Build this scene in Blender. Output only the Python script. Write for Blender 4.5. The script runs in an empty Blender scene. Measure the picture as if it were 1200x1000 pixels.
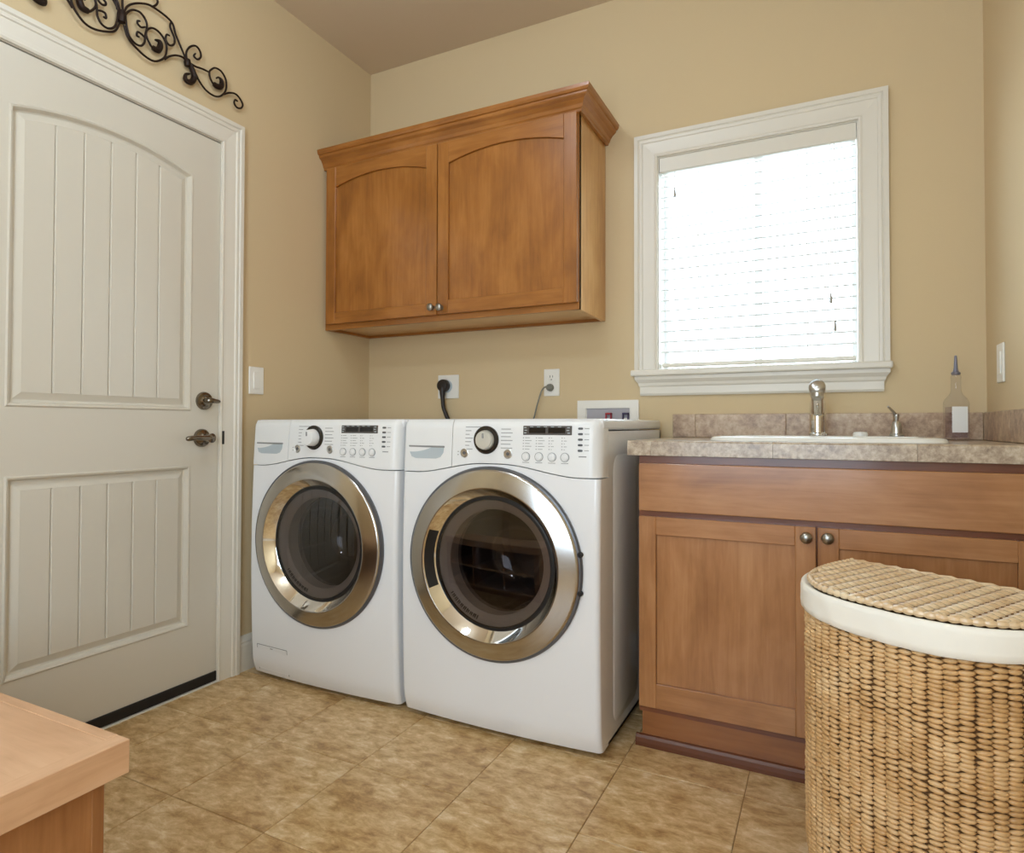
import bpy, bmesh, math, random
from mathutils import Vector, Matrix

random.seed(7)
C = bpy.context.scene.collection
sc = bpy.context.scene
R = math.radians

# ------------------------------------------------------------------ camera
YAW, PITCH, ROLL = R(26.5006), R(0.9717), R(0.1341)
fw = Vector((-math.sin(YAW) * math.cos(PITCH), math.cos(YAW) * math.cos(PITCH), math.sin(PITCH)))
rt = Vector((math.cos(YAW), math.sin(YAW), 0))
up = rt.cross(fw)
rt2 = math.cos(ROLL) * rt + math.sin(ROLL) * up
up2 = -math.sin(ROLL) * rt + math.cos(ROLL) * up
cd = bpy.data.cameras.new('camera')
cam = bpy.data.objects.new('camera', cd)
C.objects.link(cam)
M = Matrix.Identity(4)
for i in range(3):
    M[i][0], M[i][1], M[i][2] = rt2[i], up2[i], -fw[i]
M.translation = Vector((2.046, -2.5008, 0.9582))
cam.matrix_world = M
cd.sensor_fit = 'HORIZONTAL'
cd.sensor_width = 36
cd.lens = 739.78 / 1200 * 36
cd.shift_y = (486.25 - 500) / 1200
cd.clip_start = 0.02
sc.camera = cam

# ------------------------------------------------------------------ world and light
sc.view_settings.view_transform = 'Standard'
sc.view_settings.look = 'None'
sc.view_settings.gamma = 1
sc.view_settings.use_curve_mapping = False
sc.view_settings.exposure = 0.0
world = bpy.data.worlds.new('overcast_sky')
sc.world = world
world.use_nodes = True
bg = world.node_tree.nodes['Background']
bg.inputs[0].default_value = (0.70, 0.86, 1.0, 1)
bg.inputs[1].default_value = 9.0


def area(name, loc, rot, size, power, color, shape='DISK', size_y=None):
    l = bpy.data.lights.new(name, 'AREA')
    l.shape = shape
    l.size = size
    if size_y:
        l.size_y = size_y
    l.energy = power
    l.color = color
    o = bpy.data.objects.new(name, l)
    o.location = loc
    o.rotation_euler = rot
    C.objects.link(o)
    return o


portal = area('window_portal', (1.7985, 0.135, 1.6035), (R(-90), 0, 0), 0.70, 1.0, (1, 1, 1), 'RECTANGLE', 0.855)
portal.data.cycles.is_portal = True
sc.cycles.sample_clamp_indirect = 0.0
FILL_COL = (0.66, 0.83, 1.0)
# added fill light behind the camera, framed as an unseen window
area('rear_fill_light', (1.70, -3.325, 1.30), (R(90), 0, 0), 1.20, 34.0, FILL_COL, 'RECTANGLE', 1.40)
LAMP_COL = (0.64, 0.82, 1.0)
LAMPS = [((1.00, -1.40), 10.0), ((1.15, -2.70), 24.0)]  # second lamp is added fill from behind the camera
for i, (p, w) in enumerate(LAMPS):
    l = bpy.data.lights.new('ceiling_lamp', 'POINT')
    l.energy = w
    l.color = LAMP_COL
    l.shadow_soft_size = 0.11
    o = bpy.data.objects.new('ceiling_lamp', l)
    o.location = (p[0], p[1], 2.49)
    C.objects.link(o)

H, W = 2.722, 2.508
YF = -3.35          # wall behind the camera


# ------------------------------------------------------------------ helpers
def lin(c):
    return c / 12.92 if c <= 0.04045 else ((c + 0.055) / 1.055) ** 2.4


def srgb(r, g, b, k=1.0):
    return (lin(r / 255) * k, lin(g / 255) * k, lin(b / 255) * k, 1)


def mat(name, col, rough=0.5, metal=0.0, coat=0.0, coat_rough=0.1, spec=0.5, emit=None, es=0):
    m = bpy.data.materials.new(name)
    m.use_nodes = True
    b = m.node_tree.nodes['Principled BSDF']
    b.inputs['Base Color'].default_value = col
    b.inputs['Roughness'].default_value = rough
    b.inputs['Metallic'].default_value = metal
    b.inputs['Coat Weight'].default_value = coat
    b.inputs['Coat Roughness'].default_value = coat_rough
    b.inputs['Specular IOR Level'].default_value = spec
    if emit:
        b.inputs['Emission Color'].default_value = emit
        b.inputs['Emission Strength'].default_value = es
    return m


def N(m, t, **kw):
    n = m.node_tree.nodes.new(t)
    for k, v in kw.items():
        if k in n.inputs:
            n.inputs[k].default_value = v
        else:
            setattr(n, k, v)
    return n


def L(m, a, b):
    m.node_tree.links.new(a, b)


def bsdf(m):
    return m.node_tree.nodes['Principled BSDF']


def ramp(m, stops):
    n = m.node_tree.nodes.new('ShaderNodeValToRGB')
    e = n.color_ramp.elements
    while len(e) < len(stops):
        e.new(0.5)
    for i, (p, c) in enumerate(stops):
        e[i].position = p
        e[i].color = c
    return n


def wood(name, dark, mid, light, axis='Z', rough=0.33, coat=0.35, rand=True):
    m = mat(name, mid, rough, coat=coat, coat_rough=0.14)
    tc = N(m, 'ShaderNodeTexCoord')
    add = N(m, 'ShaderNodeVectorMath', operation='ADD')
    L(m, tc.outputs['Object'], add.inputs[0])
    if rand:
        oi = N(m, 'ShaderNodeObjectInfo')
        mul = N(m, 'ShaderNodeMath', operation='MULTIPLY')
        mul.inputs[1].default_value = 37.0
        L(m, oi.outputs['Random'], mul.inputs[0])
        L(m, mul.outputs[0], add.inputs[1])
    mp = N(m, 'ShaderNodeMapping')
    s = {'X': (4, 60, 60), 'Y': (60, 4, 60), 'Z': (60, 60, 4)}[axis]
    mp.inputs['Scale'].default_value = s
    L(m, add.outputs[0], mp.inputs[0])
    n1 = N(m, 'ShaderNodeTexNoise', Scale=1.0, Detail=6.0, Roughness=0.6, Distortion=0.6)
    L(m, mp.outputs[0], n1.inputs['Vector'])
    mp2 = N(m, 'ShaderNodeMapping')
    s2 = {'X': (3.0, 7, 7), 'Y': (7, 3.0, 7), 'Z': (7, 7, 3.0)}[axis]
    mp2.inputs['Scale'].default_value = s2
    L(m, add.outputs[0], mp2.inputs[0])
    n2 = N(m, 'ShaderNodeTexNoise', Scale=1.3, Detail=4.0, Roughness=0.55, Distortion=0.4)
    L(m, mp2.outputs[0], n2.inputs['Vector'])
    mix = N(m, 'ShaderNodeMix', data_type='FLOAT')
    mix.inputs[0].default_value = 0.6
    L(m, n1.outputs['Fac'], mix.inputs[2])
    L(m, n2.outputs['Fac'], mix.inputs[3])
    r = ramp(m, [(0.26, dark), (0.5, mid), (0.74, light)])
    L(m, mix.outputs[0], r.inputs[0])
    L(m, r.outputs[0], bsdf(m).inputs['Base Color'])
    return m


def stone(name, stops, scale, rough, rand=True, bump=0.0, detail=8.0, aniso=(1, 1, 1), coat=0.0, dist=0.5):
    m = mat(name, stops[1][1], rough, coat=coat, coat_rough=0.2)
    tc = N(m, 'ShaderNodeTexCoord')
    add = N(m, 'ShaderNodeVectorMath', operation='ADD')
    L(m, tc.outputs['Object'], add.inputs[0])
    if rand:
        oi = N(m, 'ShaderNodeObjectInfo')
        mul = N(m, 'ShaderNodeMath', operation='MULTIPLY')
        mul.inputs[1].default_value = 53.0
        L(m, oi.outputs['Random'], mul.inputs[0])
        L(m, mul.outputs[0], add.inputs[1])
    mp = N(m, 'ShaderNodeMapping')
    mp.inputs['Scale'].default_value = aniso
    L(m, add.outputs[0], mp.inputs[0])
    n1 = N(m, 'ShaderNodeTexNoise', Scale=scale, Detail=detail, Roughness=0.72, Distortion=dist)
    L(m, mp.outputs[0], n1.inputs['Vector'])
    n2 = N(m, 'ShaderNodeTexNoise', Scale=scale * 0.22, Detail=3.0, Roughness=0.5)
    L(m, mp.outputs[0], n2.inputs['Vector'])
    mix = N(m, 'ShaderNodeMix', data_type='FLOAT')
    mix.inputs[0].default_value = 0.25
    L(m, n1.outputs['Fac'], mix.inputs[2])
    L(m, n2.outputs['Fac'], mix.inputs[3])
    r = ramp(m, stops)
    L(m, mix.outputs[0], r.inputs[0])
    L(m, r.outputs[0], bsdf(m).inputs['Base Color'])
    if bump:
        bp = N(m, 'ShaderNodeBump', Strength=bump, Distance=0.002)
        L(m, n1.outputs['Fac'], bp.inputs['Height'])
        L(m, bp.outputs[0], bsdf(m).inputs['Normal'])
    return m


def paint(name, col, rough, bump=0.1, scale=160.0):
    m = mat(name, col, rough)
    tc = N(m, 'ShaderNodeTexCoord')
    n1 = N(m, 'ShaderNodeTexNoise', Scale=scale, Detail=2.0)
    L(m, tc.outputs['Object'], n1.inputs['Vector'])
    bp = N(m, 'ShaderNodeBump', Strength=bump, Distance=0.002)
    L(m, n1.outputs['Fac'], bp.inputs['Height'])
    L(m, bp.outputs[0], bsdf(m).inputs['Normal'])
    return m


def glassy(name, tint, mixfac, rough=0.02):
    """clear sheet: tinted transparency plus a fresnel reflection"""
    m = bpy.data.materials.new(name)
    m.use_nodes = True
    nt = m.node_tree
    nt.nodes.clear()
    out = nt.nodes.new('ShaderNodeOutputMaterial')
    tr = nt.nodes.new('ShaderNodeBsdfTransparent')
    tr.inputs[0].default_value = tint
    gl = nt.nodes.new('ShaderNodeBsdfGlossy')
    gl.inputs['Roughness'].default_value = rough
    lw = nt.nodes.new('ShaderNodeLayerWeight')
    lw.inputs[0].default_value = 0.5
    pw = nt.nodes.new('ShaderNodeMath')
    pw.operation = 'POWER'
    pw.inputs[1].default_value = 4.0
    nt.links.new(lw.outputs['Facing'], pw.inputs[0])
    fr = nt.nodes.new('ShaderNodeMath')
    fr.operation = 'MULTIPLY_ADD'
    f0 = ((mixfac - 1) / (mixfac + 1)) ** 2
    fr.inputs[1].default_value = 1 - f0
    fr.inputs[2].default_value = f0
    nt.links.new(pw.outputs[0], fr.inputs[0])
    mx = nt.nodes.new('ShaderNodeMixShader')
    nt.links.new(fr.outputs[0], mx.inputs[0])
    nt.links.new(tr.outputs[0], mx.inputs[1])
    nt.links.new(gl.outputs[0], mx.inputs[2])
    nt.links.new(mx.outputs[0], out.inputs[0])
    return m


# materials -----------------------------------------------------------------
M_wall = paint('wall_paint', srgb(214, 191, 152), 0.85, 0.12)
M_ceil = paint('ceiling_paint', srgb(214, 194, 168), 0.9, 0.15, 90)
M_white = mat('white_trim_paint', srgb(228, 221, 208), 0.35)
M_door = mat('door_paint', srgb(216, 208, 193), 0.32)
M_encl = mat('white_enamel', srgb(238, 238, 240), 0.22, coat=0.4, coat_rough=0.08)
M_plast = mat('white_plastic', srgb(236, 236, 236), 0.3)
M_grey = mat('grey_recess_plastic', srgb(184, 194, 200), 0.35)
M_print_shade = mat('grey_print_and_shade', srgb(150, 150, 150), 0.6)
M_dot = mat('dark_grey_print', srgb(95, 95, 98), 0.5)
M_lcd = mat('black_display', srgb(28, 26, 26), 0.12)
M_lcdf = mat('display_frame', srgb(82, 76, 72), 0.3)
M_black = mat('black_rubber', srgb(16, 14, 15), 0.45)
M_dark = mat('dark_void', srgb(22, 18, 18), 0.7)
M_cord = mat('black_cord', srgb(30, 22, 20), 0.45)
M_gcord = mat('grey_cord', srgb(120, 120, 112), 0.5)
M_chrome = mat('chrome', srgb(232, 230, 226), 0.07, 1.0)
M_steel2 = mat('satin_steel', srgb(196, 194, 190), 0.3, 1.0)
M_pewter = mat('pewter_knob', srgb(158, 156, 150), 0.3, 1.0)
M_bronze = mat('dark_nickel', srgb(128, 118, 104), 0.2, 1.0)
M_iron = mat('wrought_iron', srgb(40, 24, 16), 0.42, 0.5)
M_switch = mat('switch_plate', srgb(242, 238, 230), 0.3)
M_slat = bpy.data.materials.new('blind_slat')
M_porc = mat('porcelain', srgb(246, 244, 238), 0.12, coat=0.5)
M_cloth = mat('linen', srgb(244, 238, 226), 0.9)
M_red = mat('red_valve', srgb(170, 50, 60), 0.4)
M_bluev = mat('blue_valve', srgb(70, 60, 90), 0.4)
M_drum = mat('drum_steel', srgb(120, 118, 116), 0.35, 0.8)
M_gasket = mat('grey_gasket', srgb(196, 186, 174), 0.4)
M_label = mat('paper_label', srgb(238, 236, 232), 0.6)
M_liquid = mat('soap_liquid', srgb(205, 190, 200), 0.2)
M_lampglow = mat('lamp_glass', srgb(255, 240, 220), 0.4, emit=(0.93, 0.97, 1.0, 1), es=3.0)
M_latch = mat('dark_latch', srgb(30, 26, 22), 0.4)

WU = (srgb(118, 68, 22), srgb(158, 98, 38), srgb(184, 122, 58))
WB = (srgb(132, 82, 44), srgb(170, 116, 70), srgb(194, 142, 96))
M_wuv = wood('maple_upper_upright', *WU, axis='Z')
M_wuh = wood('maple_upper_level', *WU, axis='X')
M_wuy = wood('maple_upper_return', *WU, axis='Y')
M_wbv = wood('maple_base_upright', *WB, axis='Z')
M_wbh = wood('maple_base_level', *WB, axis='X')
M_wby = wood('maple_base_return', *WB, axis='Y')
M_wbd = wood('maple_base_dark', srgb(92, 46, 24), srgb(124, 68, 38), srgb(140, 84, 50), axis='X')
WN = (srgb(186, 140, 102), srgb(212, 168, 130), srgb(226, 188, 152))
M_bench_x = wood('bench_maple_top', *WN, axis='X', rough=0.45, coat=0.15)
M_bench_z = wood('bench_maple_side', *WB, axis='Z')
M_inner = mat('cabinet_shadow_gap', srgb(58, 26, 12), 0.6)

M_tile = stone('floor_tile_stone', [(0.33, srgb(138, 98, 52)), (0.45, srgb(186, 148, 96)), (0.55, srgb(212, 180, 132)), (0.68, srgb(240, 222, 190))], 23.0, 0.3,
               aniso=(0.8, 1.5, 1), dist=0.3, detail=12.0)
M_grout = mat('floor_grout', srgb(150, 120, 78), 0.8)
M_ctile = stone('counter_tile_stone', [(0.34, srgb(118, 96, 76)), (0.46, srgb(164, 142, 118)), (0.55, srgb(188, 168, 142)), (0.68, srgb(214, 200, 178))], 60.0, 0.42, coat=0.7, dist=0.2)
M_bstile = stone('backsplash_tile_stone', [(0.34, srgb(128, 98, 72)), (0.46, srgb(170, 140, 112)), (0.55, srgb(192, 164, 134)), (0.68, srgb(214, 194, 166))], 40.0, 0.35, dist=0.2)
M_cgrout = mat('counter_grout', srgb(150, 130, 112), 0.8)
M_weave = stone('hyacinth_weave', [(0.25, srgb(154, 108, 58)), (0.45, srgb(204, 160, 106)), (0.6, srgb(220, 182, 132)), (0.78, srgb(236, 206, 164))], 14.0, 0.42, rand=True, detail=5)
M_lid_sheen = stone('hyacinth_lid_sheen', [(0.25, srgb(190, 150, 102)), (0.45, srgb(220, 188, 146)), (0.6, srgb(234, 210, 172)), (0.78, srgb(244, 228, 200))], 14.0, 0.35, detail=5, coat=1.0)  # lightened stops put the window sheen into the lid colour
M_weave_in = mat('hyacinth_core', srgb(112, 76, 40), 0.9)

# brushed steel ring: radial anisotropy
M_ring = mat('brushed_ring_steel', srgb(186, 184, 181), 0.15, 1.0)
_b = bsdf(M_ring)
_b.inputs['Anisotropic'].default_value = 0.85
_tg = N(M_ring, 'ShaderNodeTangent', direction_type='RADIAL', axis='Y')
L(M_ring, _tg.outputs[0], _b.inputs['Tangent'])

# blind slat: white, lets some daylight through
M_slat.use_nodes = True
_nt = M_slat.node_tree
_nt.nodes.clear()
_o = _nt.nodes.new('ShaderNodeOutputMaterial')
_d = _nt.nodes.new('ShaderNodeBsdfDiffuse')
_d.inputs[0].default_value = srgb(226, 224, 220)
_t = _nt.nodes.new('ShaderNodeBsdfTranslucent')
_t.inputs[0].default_value = srgb(246, 244, 238)
_x = _nt.nodes.new('ShaderNodeMixShader')
_x.inputs[0].default_value = 0.12
_nt.links.new(_d.outputs[0], _x.inputs[1])
_nt.links.new(_t.outputs[0], _x.inputs[2])
_nt.links.new(_x.outputs[0], _o.inputs[0])

M_pane = glassy('window_glass', (0.97, 0.98, 0.98, 1), 1.35)
M_doorglass = glassy('smoked_door_glass', (0.42, 0.39, 0.39, 1), 1.9)
M_bowl = glassy('bowl_glass', (0.72, 0.72, 0.72, 1), 2.0)
M_bottle = glassy('bottle_glass', (0.94, 0.94, 0.96, 1), 1.4, 0.03)


def tag(o, label, cat, group=None):
    o['label'] = label
    o['category'] = cat
    if group:
        o['group'] = group
    return o


def thing(name, loc, label=None, cat=None, group=None, kind=None):
    o = bpy.data.objects.new(name, None)
    o.empty_display_size = 0.1
    o.location = loc
    C.objects.link(o)
    if label:
        tag(o, label, cat, group)
    if kind:
        o['kind'] = kind
    return o


def wloc(o):
    v = Vector((0, 0, 0))
    while o is not None:
        v += o.location
        if o.parent is not None:
            v += o.matrix_parent_inverse.translation
        o = o.parent
    return v


def attach(o, parent):
    o.parent = parent
    o.matrix_parent_inverse = Matrix.Translation(-wloc(parent))


def obj(name, bm, m, parent=None, smooth=False, label=None, kind=None, origin=None, angle=35):
    """bm in world coordinates -> one mesh object"""
    bmesh.ops.recalc_face_normals(bm, faces=bm.faces)
    if origin is not None:
        bmesh.ops.translate(bm, verts=bm.verts, vec=-Vector(origin))
    me = bpy.data.meshes.new(name)
    bm.to_mesh(me)
    bm.free()
    ms = m if isinstance(m, (list, tuple)) else [m]
    for x in ms:
        me.materials.append(x)
    if smooth:
        me.shade_smooth()
        if angle:
            me.set_sharp_from_angle(angle=R(angle))
    o = bpy.data.objects.new(name, me)
    C.objects.link(o)
    if origin is not None:
        o.location = origin
    if parent is not None:
        attach(o, parent)
    if label:
        o['label'] = label
    if kind:
        o['kind'] = kind
    return o


def place(name, me, loc, parent=None, rot=(0, 0, 0)):
    o = bpy.data.objects.new(name, me)
    o.location = loc
    o.rotation_euler = rot
    C.objects.link(o)
    if parent is not None:
        attach(o, parent)
    return o


def BM():
    return bmesh.new()


def box(bm, x0, x1, y0, y1, z0, z1, bev=0.0, seg=1):
    b = bmesh.new()
    v = [b.verts.new((x, y, z)) for x in (x0, x1) for y in (y0, y1) for z in (z0, z1)]
    for f in ((0, 1, 3, 2), (4, 6, 7, 5), (0, 4, 5, 1), (2, 3, 7, 6), (0, 2, 6, 4), (1, 5, 7, 3)):
        b.faces.new([v[i] for i in f])
    if bev:
        bmesh.ops.bevel(b, geom=b.edges[:], offset=bev, segments=seg, affect='EDGES', profile=0.5)
    join(bm, b)
    return bm


def join(bm, b):
    me = bpy.data.meshes.new('tmp')
    b.to_mesh(me)
    b.free()
    bm.from_mesh(me)
    bpy.data.meshes.remove(me)


def bx(*a, **k):
    return box(BM(), *a, **k)


def lathe(bm, prof, c, axis='Z', seg=48, a0=0.0, a1=2 * math.pi):
    """prof: (radius, distance along axis) pairs; c: centre"""
    full = abs(a1 - a0 - 2 * math.pi) < 1e-6
    rings = []
    n = seg if full else seg + 1
    for r, h in prof:
        ring = []
        for i in range(n):
            a = a0 + (a1 - a0) * i / seg
            if axis == 'Z':
                p = (c[0] + r * math.cos(a), c[1] + r * math.sin(a), c[2] + h)
            elif axis == 'Y':
                p = (c[0] + r * math.cos(a), c[1] + h, c[2] + r * math.sin(a))
            else:
                p = (c[0] + h, c[1] + r * math.cos(a), c[2] + r * math.sin(a))
            ring.append(p)
        rings.append(ring)
    vr = [[bm.verts.new(p) for p in ring] if pr[0] > 1e-6 else [bm.verts.new(ring[0])] * n for ring, pr in zip(rings, prof)]
    for k in range(len(vr) - 1):
        for i in range(seg):
            j = (i + 1) % n
            q = [vr[k][i], vr[k][j], vr[k + 1][j], vr[k + 1][i]]
            u = []
            for x in q:
                if x not in u:
                    u.append(x)
            if len(u) > 2:
                try:
                    bm.faces.new(u)
                except ValueError:
                    pass
    return bm


def smoothpath(pts, n=6):
    P = [Vector(p) for p in pts]
    if len(P) < 3:
        return P
    out = []
    for i in range(len(P) - 1):
        p0 = P[max(i - 1, 0)]
        p1, p2 = P[i], P[i + 1]
        p3 = P[min(i + 2, len(P) - 1)]
        for k in range(n):
            t = k / n
            out.append(0.5 * ((2 * p1) + (p2 - p0) * t + (2 * p0 - 5 * p1 + 4 * p2 - p3) * t * t + (3 * p1 - p0 - 3 * p2 + p3) * t ** 3))
    out.append(P[-1])
    return out


def tube(bm, pts, r, seg=8, ref=(0, 0, 1)):
    P = [Vector(p) for p in pts]
    rr = r if isinstance(r, (list, tuple)) else [r] * len(P)
    rings = []
    nrm = None
    for i, p in enumerate(P):
        t = (P[min(i + 1, len(P) - 1)] - P[max(i - 1, 0)])
        if t.length < 1e-9:
            t = Vector((0, 0, 1))
        t.normalize()
        if nrm is None:
            a = Vector(ref)
            if abs(a.dot(t)) > 0.95:
                a = Vector((1, 0, 0))
            nrm = (a - t * a.dot(t)).normalized()
        else:
            nrm = (nrm - t * nrm.dot(t))
            if nrm.length < 1e-6:
                nrm = t.orthogonal()
            nrm.normalize()
        b = t.cross(nrm)
        rings.append([bm.verts.new(p + (nrm * math.cos(2 * math.pi * k / seg) + b * math.sin(2 * math.pi * k / seg)) * rr[i]) for k in range(seg)])
    for i in range(len(rings) - 1):
        for k in range(seg):
            j = (k + 1) % seg
            bm.faces.new((rings[i][k], rings[i][j], rings[i + 1][j], rings[i + 1][k]))
    bm.faces.new(rings[0][::-1])
    bm.faces.new(rings[-1])
    return bm


def prism(bm, poly, f0, f1, bev=0.0):
    """poly: list of (a,b); f0/f1 map (a,b) to the two end points"""
    b = bmesh.new()
    A = [b.verts.new(f0(*p)) for p in poly]
    B = [b.verts.new(f1(*p)) for p in poly]
    n = len(poly)
    b.faces.new(A)
    b.faces.new(B[::-1])
    for i in range(n):
        j = (i + 1) % n
        b.faces.new((A[i], B[i], B[j], A[j]))
    if bev:
        bmesh.ops.recalc_face_normals(b, faces=b.faces)
        bmesh.ops.bevel(b, geom=b.edges[:], offset=bev, segments=1, affect='EDGES')
    join(bm, b)
    return bm


def holed(bm, outer, holes, f):
    """flat face with holes; f maps (a,b) -> point"""
    b = bmesh.new()
    es = []
    for lp in [outer] + holes:
        vs = [b.verts.new(f(*p)) for p in lp]
        for i in range(len(vs)):
            es.append(b.edges.new((vs[i], vs[(i + 1) % len(vs)])))
    bmesh.ops.triangle_fill(b, use_beauty=True, edges=es)
    join(bm, b)
    return bm


def strip(bm, la, lb):
    """quads between two closed loops of points"""
    A = [bm.verts.new(p) for p in la]
    B = [bm.verts.new(p) for p in lb]
    n = len(A)
    for i in range(n):
        j = (i + 1) % n
        bm.faces.new((A[i], A[j], B[j], B[i]))


def rect(a0, a1, b0, b1):
    return [(a0, b0), (a1, b0), (a1, b1), (a0, b1)]


def arch_loop(a0, a1, b0, bc, bm_, d=0.0, n=20):
    """rectangle a0..a1, bottom b0, corners of the arched top at bc, crown at bm_; inset by d"""
    h = (a1 - a0) / 2
    s = bm_ - bc
    r = (h * h + s * s) / (2 * s)
    cx, cz = (a0 + a1) / 2, bm_ - r
    x0, x1, z0, rr = a0 + d, a1 - d, b0 + d, r - d
    pts = [(x0, z0), (x1, z0)]
    t1 = math.acos((x1 - cx) / rr)
    for i in range(n + 1):
        a = t1 + (math.pi - 2 * t1) * i / n
        pts.append((cx + rr * math.cos(a), cz + rr * math.sin(a)))
    return pts


# ================================================================== the room
def struct(name, bm, m, parent=None, **k):
    o = obj(name, bm, m, parent, **k)
    if parent is None:
        o['kind'] = 'structure'
    return o


T = 0.14
# window hole
WX0, WX1, WZ0, WZ1 = 1.447, 2.150, 1.176, 2.031
b = BM()
box(b, -T, WX0, 0, T, 0, H)
box(b, WX1, W + T, 0, T, 0, H)
box(b, WX0, WX1, 0, T, 0, WZ0)
box(b, WX0, WX1, 0, T, WZ1, H)
wall_back = struct('wall_back', b, M_wall)
wall_right = struct('wall_right', bx(W, W + T, YF - T, 0, 0, H), M_wall)
DY0, DY1, DZ = -1.678, -0.867, 2.022          # door opening
b = BM()
box(b, -T, -0.07, YF - T, 0, 0, H)
box(b, -0.07, 0, YF - T, DY0 - 0.02, 0, H)
box(b, -0.07, 0, DY1 + 0.02, 0, 0, H)
box(b, -0.07, 0, DY0 - 0.02, DY1 + 0.02, DZ + 0.02, H)
wall_left = struct('wall_left', b, M_wall)
wall_front = struct('wall_front', bx(-T, W + T, YF - T, YF, 0, H), M_wall)
ceiling = struct('ceiling', bx(-T, W + T, YF - T, T, H, H + 0.1), M_ceil)

# floor with separate tiles
floor = struct('floor', bx(-T, W + T, YF - T, T, -0.1, -0.0022), M_grout)
P = 0.3312
GX, GY = 0.5245, -0.7555
gap = 0.0022
tile_me = None
for i in range(-2, 7):
    for j in range(-9, 4):
        x0, y0 = GX + i * P, GY + (j - 0) * P
        x1, y1 = x0 + P, y0 + P
        cx0, cx1, cy0, cy1 = max(x0, 0), min(x1, W), max(y0, YF), min(y1, 0)
        if cx1 - cx0 < 0.02 or cy1 - cy0 < 0.02:
            continue
        full = cx1 - cx0 > P - 1e-4 and cy1 - cy0 > P - 1e-4
        if full and tile_me:
            o = place('tile', tile_me, ((x0 + x1) / 2, (y0 + y1) / 2, 0), floor, (0, 0, math.pi * random.randint(0, 1)))
        else:
            org = ((cx0 + cx1) / 2, (cy0 + cy1) / 2, 0)
            tb = bx(cx0 + gap / 2, cx1 - gap / 2, cy0 + gap / 2, cy1 - gap / 2, -0.008, 0, bev=0.0012)
            o = obj('tile', tb, M_tile, floor, origin=org)
            if full:
                tile_me = o.data


# ---- mitred trim
CAS = [(0.0, 0.0), (0.0, 0.010), (0.006, 0.013), (0.012, 0.011), (0.022, 0.0115), (0.055, 0.015), (0.058, 0.019), (0.066, 0.020), (0.070, 0.017), (0.074, 0.022), (0.088, 0.022), (0.088, 0.0)]


def casing_piece(name, parent, a0, a1, mit0, mit1, base, dirn, along, out, w, m, z_scale=1.0):
    """run from a0 to a1 along 'along' (index) at the inner edge 'base' growing in dirn of the other axis; profile thickness along 'out' vector"""
    b = BM()
    k = w / 0.088
    A, B = [], []
    for t, h in CAS:
        t *= k
        p0 = a0 - t * mit0
        p1 = a1 + t * mit1
        q = base + t * dirn
        A.append((p0, q, h))
        B.append((p1, q, h))
    f = out
    VA = [b.verts.new(f(*p)) for p in A]
    VB = [b.verts.new(f(*p)) for p in B]
    n = len(VA)
    b.faces.new(VA)
    b.faces.new(VB[::-1])
    for i in range(n):
        j = (i + 1) % n
        b.faces.new((VA[i], VB[i], VB[j], VA[j]))
    return obj(name, b, m, parent)


# door trim (on the left wall, plane x = 0)
fz = lambda p, q, h: (h, q, p)      # runs along z
fy = lambda p, q, h: (h, p, q)      # runs along y
trim_1 = thing('trim_1', (0, -1.27, 0), kind='structure')
casing_piece('casing', trim_1, 0, DZ + 0.006, 0, 1, DY1 - 0.004, 1, 'z', fz, 0.09, M_white)
casing_piece('casing', trim_1, 0, DZ + 0.006, 0, 1, DY0 + 0.004, -1, 'z', fz, 0.09, M_white)
casing_piece('casing', trim_1, DY0 + 0.004, DY1 - 0.004, 1, 1, DZ + 0.006, 1, 'y', fy, 0.09, M_white)
b = BM()
for y0, y1 in ((DY1 + 0.002, DY1 + 0.02), (DY0 - 0.02, DY0 - 0.002)):
    box(b, -0.07, 0.0, y0, y1, 0, DZ + 0.02)
box(b, -0.07, 0.0, DY0 - 0.02, DY1 + 0.02, DZ + 0.004, DZ + 0.02)
obj('jamb', b, M_white, trim_1)
obj('strike_plate', bx(0.0102, 0.0125, -0.8655, -0.852, 0.885, 0.935, bev=0.001), M_latch, trim_1, label='dark latch strike')

# baseboards
BBP = [(0, 0), (0.014, 0), (0.014, 0.100), (0.012, 0.108), (0.013, 0.114), (0.008, 0.126), (0.005, 0.136), (0, 0.136)]


def baseboard(name, run0, run1, f):
    b = BM()
    prism(b, BBP, lambda t, z: f(run0, t, z), lambda t, z: f(run1, t, z))
    return struct(name, b, M_white)


baseboard('baseboard_left', -0.775, 0.0, lambda r, t, z: (t, r, z))
baseboard('baseboard_back', 0.014, 1.50, lambda r, t, z: (r, -t, z))
baseboard('baseboard_right', YF, -0.66, lambda r, t, z: (W - t, r, z))
baseboard('baseboard_front', 0, W - 0.014, lambda r, t, z: (r, YF + t, z))

# ---- door
door = thing('door_1', (0, -1.27, 0), kind='structure')
DX = -0.002
f = lambda a, z: (DX, a, z)
DB = 0.041
up_a = (-1.560, -0.985, 1.008, 1.862, 1.908)
lowr = (-1.558, -0.985, 0.238, 0.812)
outer = rect(DY0 + 0.001, DY1 - 0.0015, DB - 0.02, DZ)
upo = arch_loop(*up_a)
loo = rect(*lowr)
b = BM()
holed(b, outer, [upo, loo], f)
# edges of the slab
strip(b, [(DX, a, z) for a, z in outer], [(-0.05, a, z) for a, z in outer])
obj('stile_and_rail_frame', b, M_door, door)
obj('core', bx(-0.05, -0.016, DY0 + 0.002, DY1 - 0.003, DB - 0.02, DZ - 0.001), M_door, door)


def lower_loop(d):
    return rect(lowr[0] + d, lowr[1] - d, lowr[2] + d, lowr[3] - d)


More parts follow.
